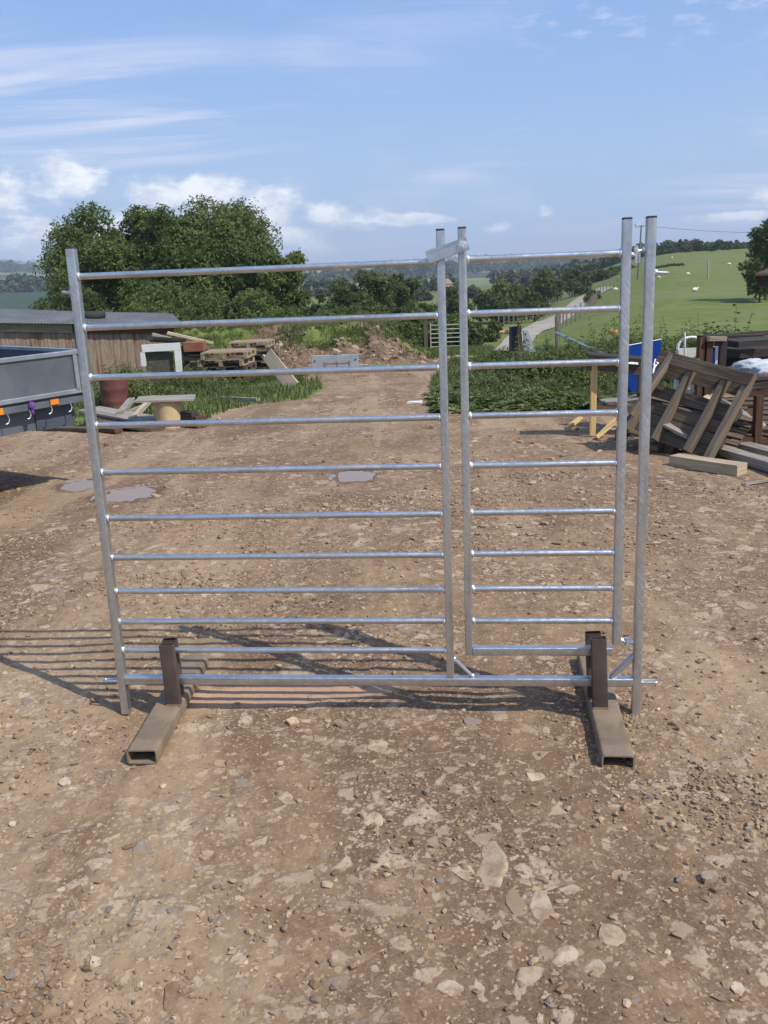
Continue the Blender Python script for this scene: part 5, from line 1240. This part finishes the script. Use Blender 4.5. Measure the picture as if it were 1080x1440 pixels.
# farmhouse far off
Yf = 300; fx = at(627, 405, Yf); g_ = tz(fx.x, Yf); zt_ = at(627, 399, Yf).z; fh = empty('farmhouse', Vector((fx.x, Yf, g_)), 'small far farmhouse with a pinkish roof seen beside the middle post', 'house')
b = MB(); b.box((fx.x, Yf, (g_+zt_)/2), (4.2, 4, zt_-g_)); b.build('wall', MAT['farm_wall'], fh)
b = MB(); zr = at(622, 392, Yf).z; b.V = [(fx.x-2.3, Yf-2.2, zt_), (fx.x+2.4, Yf-2.2, zt_), (fx.x+2.4, Yf+2.2, zt_), (fx.x-2.3, Yf+2.2, zt_), (fx.x-2.0, Yf, zr), (fx.x+1.0, Yf, zr)]
for f_ in ((0, 1, 5, 4), (2, 3, 4, 5), (1, 2, 5), (3, 0, 4), (3, 2, 1, 0)): b.face(f_, [(0, 0)]*len(f_))
b.build('roof', MAT['farm_roof'], fh)
for k in (-1.3, 0.1, 1.4): b = MB(); b.box((fx.x+k, Yf-2.02, g_+(zt_-g_)*.55), (.6, .1, .9)); b.build('window', MAT['window_dark'], fh)
# lean-to roof at the right edge
Yl = 13.5; r0 = at(1061, 391, Yl); root = empty('open_shed', Vector((r0.x+1.2, Yl, tz(r0.x+1.2, Yl))), 'corner of a dark roofed open shed jutting in above the timber', 'shed')
z1_ = at(1070, 405, Yl).z; z0_ = at(1070, 388, Yl).z; y0_, y1_ = Yl, Yl+3.5; sk = r0.x*(y1_/y0_-1)+.35
V3 = lambda x, y, z: Vector((x, y, z))
b = MB(); b.hexa([V3(r0.x+.09, y0_, z1_), V3(r0.x+3.4, y0_, z1_), V3(r0.x+3.4+sk, y1_, z1_), V3(r0.x+.09+sk, y1_, z1_), V3(r0.x-.02, y0_-.05, z0_), V3(r0.x+3.5, y0_-.05, z0_), V3(r0.x+3.5+sk, y1_, z0_), V3(r0.x-.02+sk, y1_, z0_)], 3, 3, .2); b.build('fascia', MAT['black_timber'], root)
b = MB(); b.hexa([V3(r0.x-.03, y0_-.08, z0_+.003), V3(r0.x+3.56, y0_-.08, z0_+.003), V3(r0.x+3.56+sk, y1_+.1, z0_+.003), V3(r0.x-.03+sk, y1_+.1, z0_+.003), V3(r0.x-.03, y0_-.08, z0_+.035), V3(r0.x+3.56, y0_-.08, z0_+.035), V3(r0.x+3.56+sk, y1_+.1, z0_+.035), V3(r0.x-.03+sk, y1_+.1, z0_+.035)], 3, 3, .03); b.build('roof', MAT['red_timber'], root)
for x_, y_ in ((r0.x+.9, y0_+.2), (r0.x+3.2, y0_+.2), (r0.x+.9+sk, y1_-.2), (r0.x+3.2+sk, y1_-.2)): b = MB(); b.beam((x_, y_, tz(x_, y_)-.1), (x_, y_, z1_), .12, .12, up=(0, 1, 0)); b.build('post', MAT['black_timber'], root)
# sheep
def sheep(px, py, rz, lab, lying=False, grp='sheep grazing on the green hill', s=1.0):
    s *= .62
    p = gp(px, py); root = empty('sheep', p, lab, 'sheep', grp, rz); b = MB(); z = .28 if lying else .52
    z *= s; b.lump((0, 0, z), (.50*s, .25*s, .27*s), px, 14, 9, .05); b.build('body', MAT['wool'], root, local=True, smooth=80)
    b = MB(); hz_ = (.55 if lying else .35)*s; b.tube((.42*s, 0, z+.08*s), (.60*s, 0, hz_), .12*s, .08*s, n=8); b.lump((.66*s, 0, hz_-.02*s), (.14*s, .08*s, .09*s), 3, 8, 6, 0); b.build('head', MAT['sheep_face'], root, local=True, smooth=80)
    if not lying:
        for x_ in (-.33, .30):
            for y_ in (-.13, .13): b = MB(); b.tube((x_*s, y_*s, .38*s), (x_*s, y_*s, 0), .05*s, .035*s, n=6); b.build('leg', MAT['sheep_face'], root, local=True)
sheep(865, 410, .2, 'cream sheep nearest the hinge stile at the lane fence'); sheep(977, 410, .5, 'white sheep lying on the open hillside below the short pole', True)
sheep(1025, 374, 3.0, 'white sheep on the upper hillside, farthest up the slope'); sheep(967, 388, .1, 'small white sheep beside the field-edge bushes', s=.9); sheep(926, 393, 2.5, 'white sheep hard by the top of the right post', s=.9)
sheep(945, 364, .8, 'tiny white sheep under the crest trees', s=.9)

# ------------------------------------------------------------------ tall weeds, nettles and grass
def weeds(name, label, poly_, n, h0, h1, leaf, seed, mat='nettle', cat='weeds', lv=8, per=3, hfun=None):
    rng = np.random.default_rng(seed); poly_ = np.array(poly_); lo = poly_.min(0); hi_ = poly_.max(0); X_ = []; 
    while sum(len(a) for a in X_) < n:
        q = rng.uniform(lo, hi_, (n*2, 2)); k = inside_dist(q[:, 0], q[:, 1], poly_) > 0; d = fbm(q[:, 0]/.7, q[:, 1]/.7, seed+70, 3) > rng.uniform(-.7, .1, len(q)); X_.append(q[k & d])
    q = np.vstack(X_)[:n]; x, y = q[:, 0], q[:, 1]; g = T0(x, y)
    H = rng.uniform(h0, h1, n)*np.clip(1+1.1*fbm(x/.8, y/.8, seed+5, 3), .45, 1.7)*np.where(rng.uniform(size=n) > .90, rng.uniform(1.25, 1.6, n), 1); H *= (0.35+.65*sst(inside_dist(x, y, poly_), 0, 1.3))
    lean = rng.normal(size=(n, 2))*.10; Vs = []; Fs = []; Cs = []; off = 0; tn = np.clip(.45+.28*rng.normal(size=n)+.9*fbm(x/.8, y/.8, seed+8, 2), 0, 1); dead = (rng.uniform(size=n) > .93)*.9
    psz = rng.uniform(.55, 1.5, n)
    # stems
    wd = .006; S = []
    for k in range(3):
        f = k/2; S.append(np.stack([x+lean[:, 0]*H*f*f, y+lean[:, 1]*H*f*f, g+H*f], -1))
    a = rng.uniform(0, 3.14, n); dv = np.stack([np.cos(a), np.sin(a), 0*a], -1)*wd
    V = np.stack([S[0]-dv, S[0]+dv, S[1]+dv*.8, S[1]-dv*.8, S[2]+dv*.3, S[2]-dv*.3], 1).reshape(-1, 3); i = np.arange(n)[:, None]*6
    Fs.append(np.concatenate([i+np.array([0, 1, 2, 3]), i+np.array([3, 2, 4, 5])])); Vs.append(V); Cs.append(np.repeat(tn, 6)); off = len(V)
    for l in range(lv):
        f = .18+.82*(l+.5)/lv; c = np.stack([x+lean[:, 0]*H*f*f, y+lean[:, 1]*H*f*f, g+H*f], -1)
        for m_ in range(per):
            th = rng.uniform(0, 6.283, n); L = psz*leaf*(1.25-.75*f)*rng.uniform(.6, 1.3, n); dr = np.stack([np.cos(th), np.sin(th), rng.uniform(-.5, .35, n)], -1); sd = np.stack([-np.sin(th), np.cos(th), rng.uniform(-.3, .3, n)], -1)
            c2 = c + rng.normal(size=(n, 3))*.01
            V = np.stack([c2, c2+dr*L[:, None]*.5+sd*L[:, None]*.27+[0, 0, .01], c2+dr*L[:, None]-[0, 0, .01], c2+dr*L[:, None]*.5-sd*L[:, None]*.27+[0, 0, .01]], 1).reshape(-1, 3)
            Vs.append(V); Fs.append(np.arange(4*n).reshape(-1, 4)+off); Cs.append(np.repeat(np.clip(tn+rng.normal(size=n)*.15, 0, 1), 4)); off += 4*n
    V = np.vstack(Vs); c = np.concatenate(Cs); dd = np.concatenate([np.repeat(dead, 6)]+[np.repeat(dead, 4)]*(lv*per)); col = np.stack([c, dd, np.zeros_like(c)], -1)
    o = raw_mesh(name, V, np.vstack(Fs), MAT[mat], col=col); return tag(o, label, cat, kind='stuff')
def wp(lst): return [tuple(gp(*p).xy) for p in lst]
weeds('nettles', 'tall bed of nettles along the yard edge behind the trestle', wp([(612, 562), (640, 574), (700, 577), (780, 574), (870, 568), (905, 562), (905, 540), (880, 528), (760, 528), (690, 532), (640, 530), (612, 540)]), 3000, .20, .42, .085, 1)
weeds('nettles', 'higher nettles and docks behind the blue sign and the timber', wp([(880, 545), (1080, 545), (1290, 540), (1290, 505), (1080, 508), (880, 510), (760, 516), (700, 524), (760, 532)]), 3000, .30, .60, .10, 2)
weeds('weeds', 'mixed weeds on the slope beyond the nettle bed', wp([(612, 538), (700, 530), (800, 522), (900, 515), (870, 500), (740, 498), (690, 504), (640, 512)]), 1200, .10, .26, .10, 3)
weeds('weeds', 'clump of tall weeds growing against the shed wall behind the drum', wp([(143, 573), (200, 574), (215, 566), (205, 552), (150, 552)]), 420, .5, 1.0, .085, 4)
weeds('weeds', 'weeds round the white frame and the timber heap', wp([(190, 566), (300, 558), (345, 552), (345, 540), (300, 534), (210, 540)]), 650, .10, .34, .08, 5)
weeds('weeds', 'docks and thistles over the back of the earth bank', [(-9, 25.8), (-.5, 25.2), (1.5, 25), (1.5, 28), (-9, 29)], 1000, .2, .45, .10, 6)
weeds('seeding_grass', 'tall pale seeding grasses standing among the nettles', wp([(612, 566), (640, 576), (700, 579), (870, 570), (960, 560), (1080, 552), (1080, 515), (880, 512), (740, 520), (640, 524)]), 900, .32, .60, .030, 11, mat='grass', cat='grass', lv=9, per=2)
weeds('docks', 'low broad docks along the front of the nettle bed', wp([(606, 560), (614, 580), (700, 584), (880, 576), (900, 566), (860, 563), (700, 566), (640, 562)]), 520, .12, .30, .14, 12, lv=4, per=3, cat='weeds')
def grass(name, label, polys, n, h0, h1, seed, wd=.006, mat='grass'):
    rng = np.random.default_rng(seed); P = []
    for pl_, m_ in polys:
        pl_ = np.array(pl_); lo = pl_.min(0); hi_ = pl_.max(0); c = 0; A_ = []
        while c < m_:
            q = rng.uniform(lo, hi_, (m_*2, 2)); k = inside_dist(q[:, 0], q[:, 1], pl_) > 0; k &= inside_dist(q[:, 0], q[:, 1], YARD)+.3*fbm(q[:, 0]/1.1, q[:, 1]/1.1, 51, 4) < .12
            k &= fbm(q[:, 0]/.5, q[:, 1]/.5, seed+3, 3) > rng.uniform(-.6, .25, len(q)); A_.append(q[k]); c += k.sum()
        P.append(np.vstack(A_)[:m_])
    q = np.vstack(P); n = len(q); x, y = q[:, 0], q[:, 1]; g = T0(x, y); H = rng.uniform(h0, h1, n)*(1+.8*fbm(x/.8, y/.8, seed+9, 3)); a = rng.uniform(0, 6.28, n)
    w_ = np.stack([np.cos(a), np.sin(a), 0*a], -1)*wd*rng.uniform(.7, 1.6, n)[:, None]; ln = rng.normal(size=(n, 2))*.35*H[:, None]
    b0 = np.stack([x, y, g-.01], -1); b1 = b0 + np.stack([ln[:, 0]*.3, ln[:, 1]*.3, H*.6], -1); b2 = b0 + np.stack([ln[:, 0], ln[:, 1], H], -1)
    V = np.stack([b0-w_, b0+w_, b1+w_*.8, b1-w_*.8, b2+w_*.15, b2-w_*.15], 1).reshape(-1, 3); i = np.arange(n)[:, None]*6
    F = np.concatenate([i+np.array([0, 1, 2, 3]), i+np.array([3, 2, 4, 5])]); t_ = np.clip(.45+.2*rng.normal(size=n)+.6*fbm(x/1.3, y/1.3, seed+1, 3), 0, 1)
    col = np.stack([np.repeat(t_, 6), np.repeat((rng.uniform(size=n) > .94)*.6, 6), np.zeros(6*n)], -1); o = raw_mesh(name, V, F, MAT[mat], col=col); return tag(o, label, 'grass', kind='stuff')
grass('grass', 'rough green grass on the verges and the bank', [
    (wp([(-60, 612), (140, 602), (285, 600), (330, 574), (430, 562), (455, 546), (440, 530), (400, 520), (300, 520), (60, 530)]), 30000),
    ([(-10, 20.5), (-2.7, 20.5), (-2.7, 27), (-10, 27)], 16000), ([(-2.8, 22.6), (0, 22.6), (1.5, 26), (-2.8, 27)], 6000),
    (wp([(605, 530), (612, 570), (700, 579), (900, 568), (1090, 555), (1080, 530), (700, 520), (640, 508)]), 22000),
    (wp([(560, 500), (700, 500), (690, 490), (640, 484), (560, 486)]), 7000)], 0, .05, .17, 5, wd=.008)
grass('field_grass', 'longer grass tufts scattered over the near fields', [([(2, 15), (12, 12), (26, 22), (20, 30), (3, 28)], 14000), ([(-30, 16), (-9, 16), (-9, 30), (-30, 34)], 9000)], 0, .06, .16, 8, wd=.014)

# ------------------------------------------------------------------ haze
b = MB(); b.box((0, 3500, 32), (14000, 13000, 150)); hzo = b.build('haze', MAT['galv']); hzo.data.materials.clear()
m = bpy.data.materials.new('haze_air'); m.use_nodes = True; t = NT(m.node_tree)
pv = t.n('ShaderNodeVolumePrincipled', None, Color=(0.80, 0.88, 1.0), Density=0.00030); t.nt.links.new(pv.outputs[0], t.n('ShaderNodeOutputMaterial').inputs['Volume'])
hzo.data.materials.append(m); tag(hzo, 'pale summer haze over the valley', 'haze', kind='stuff')
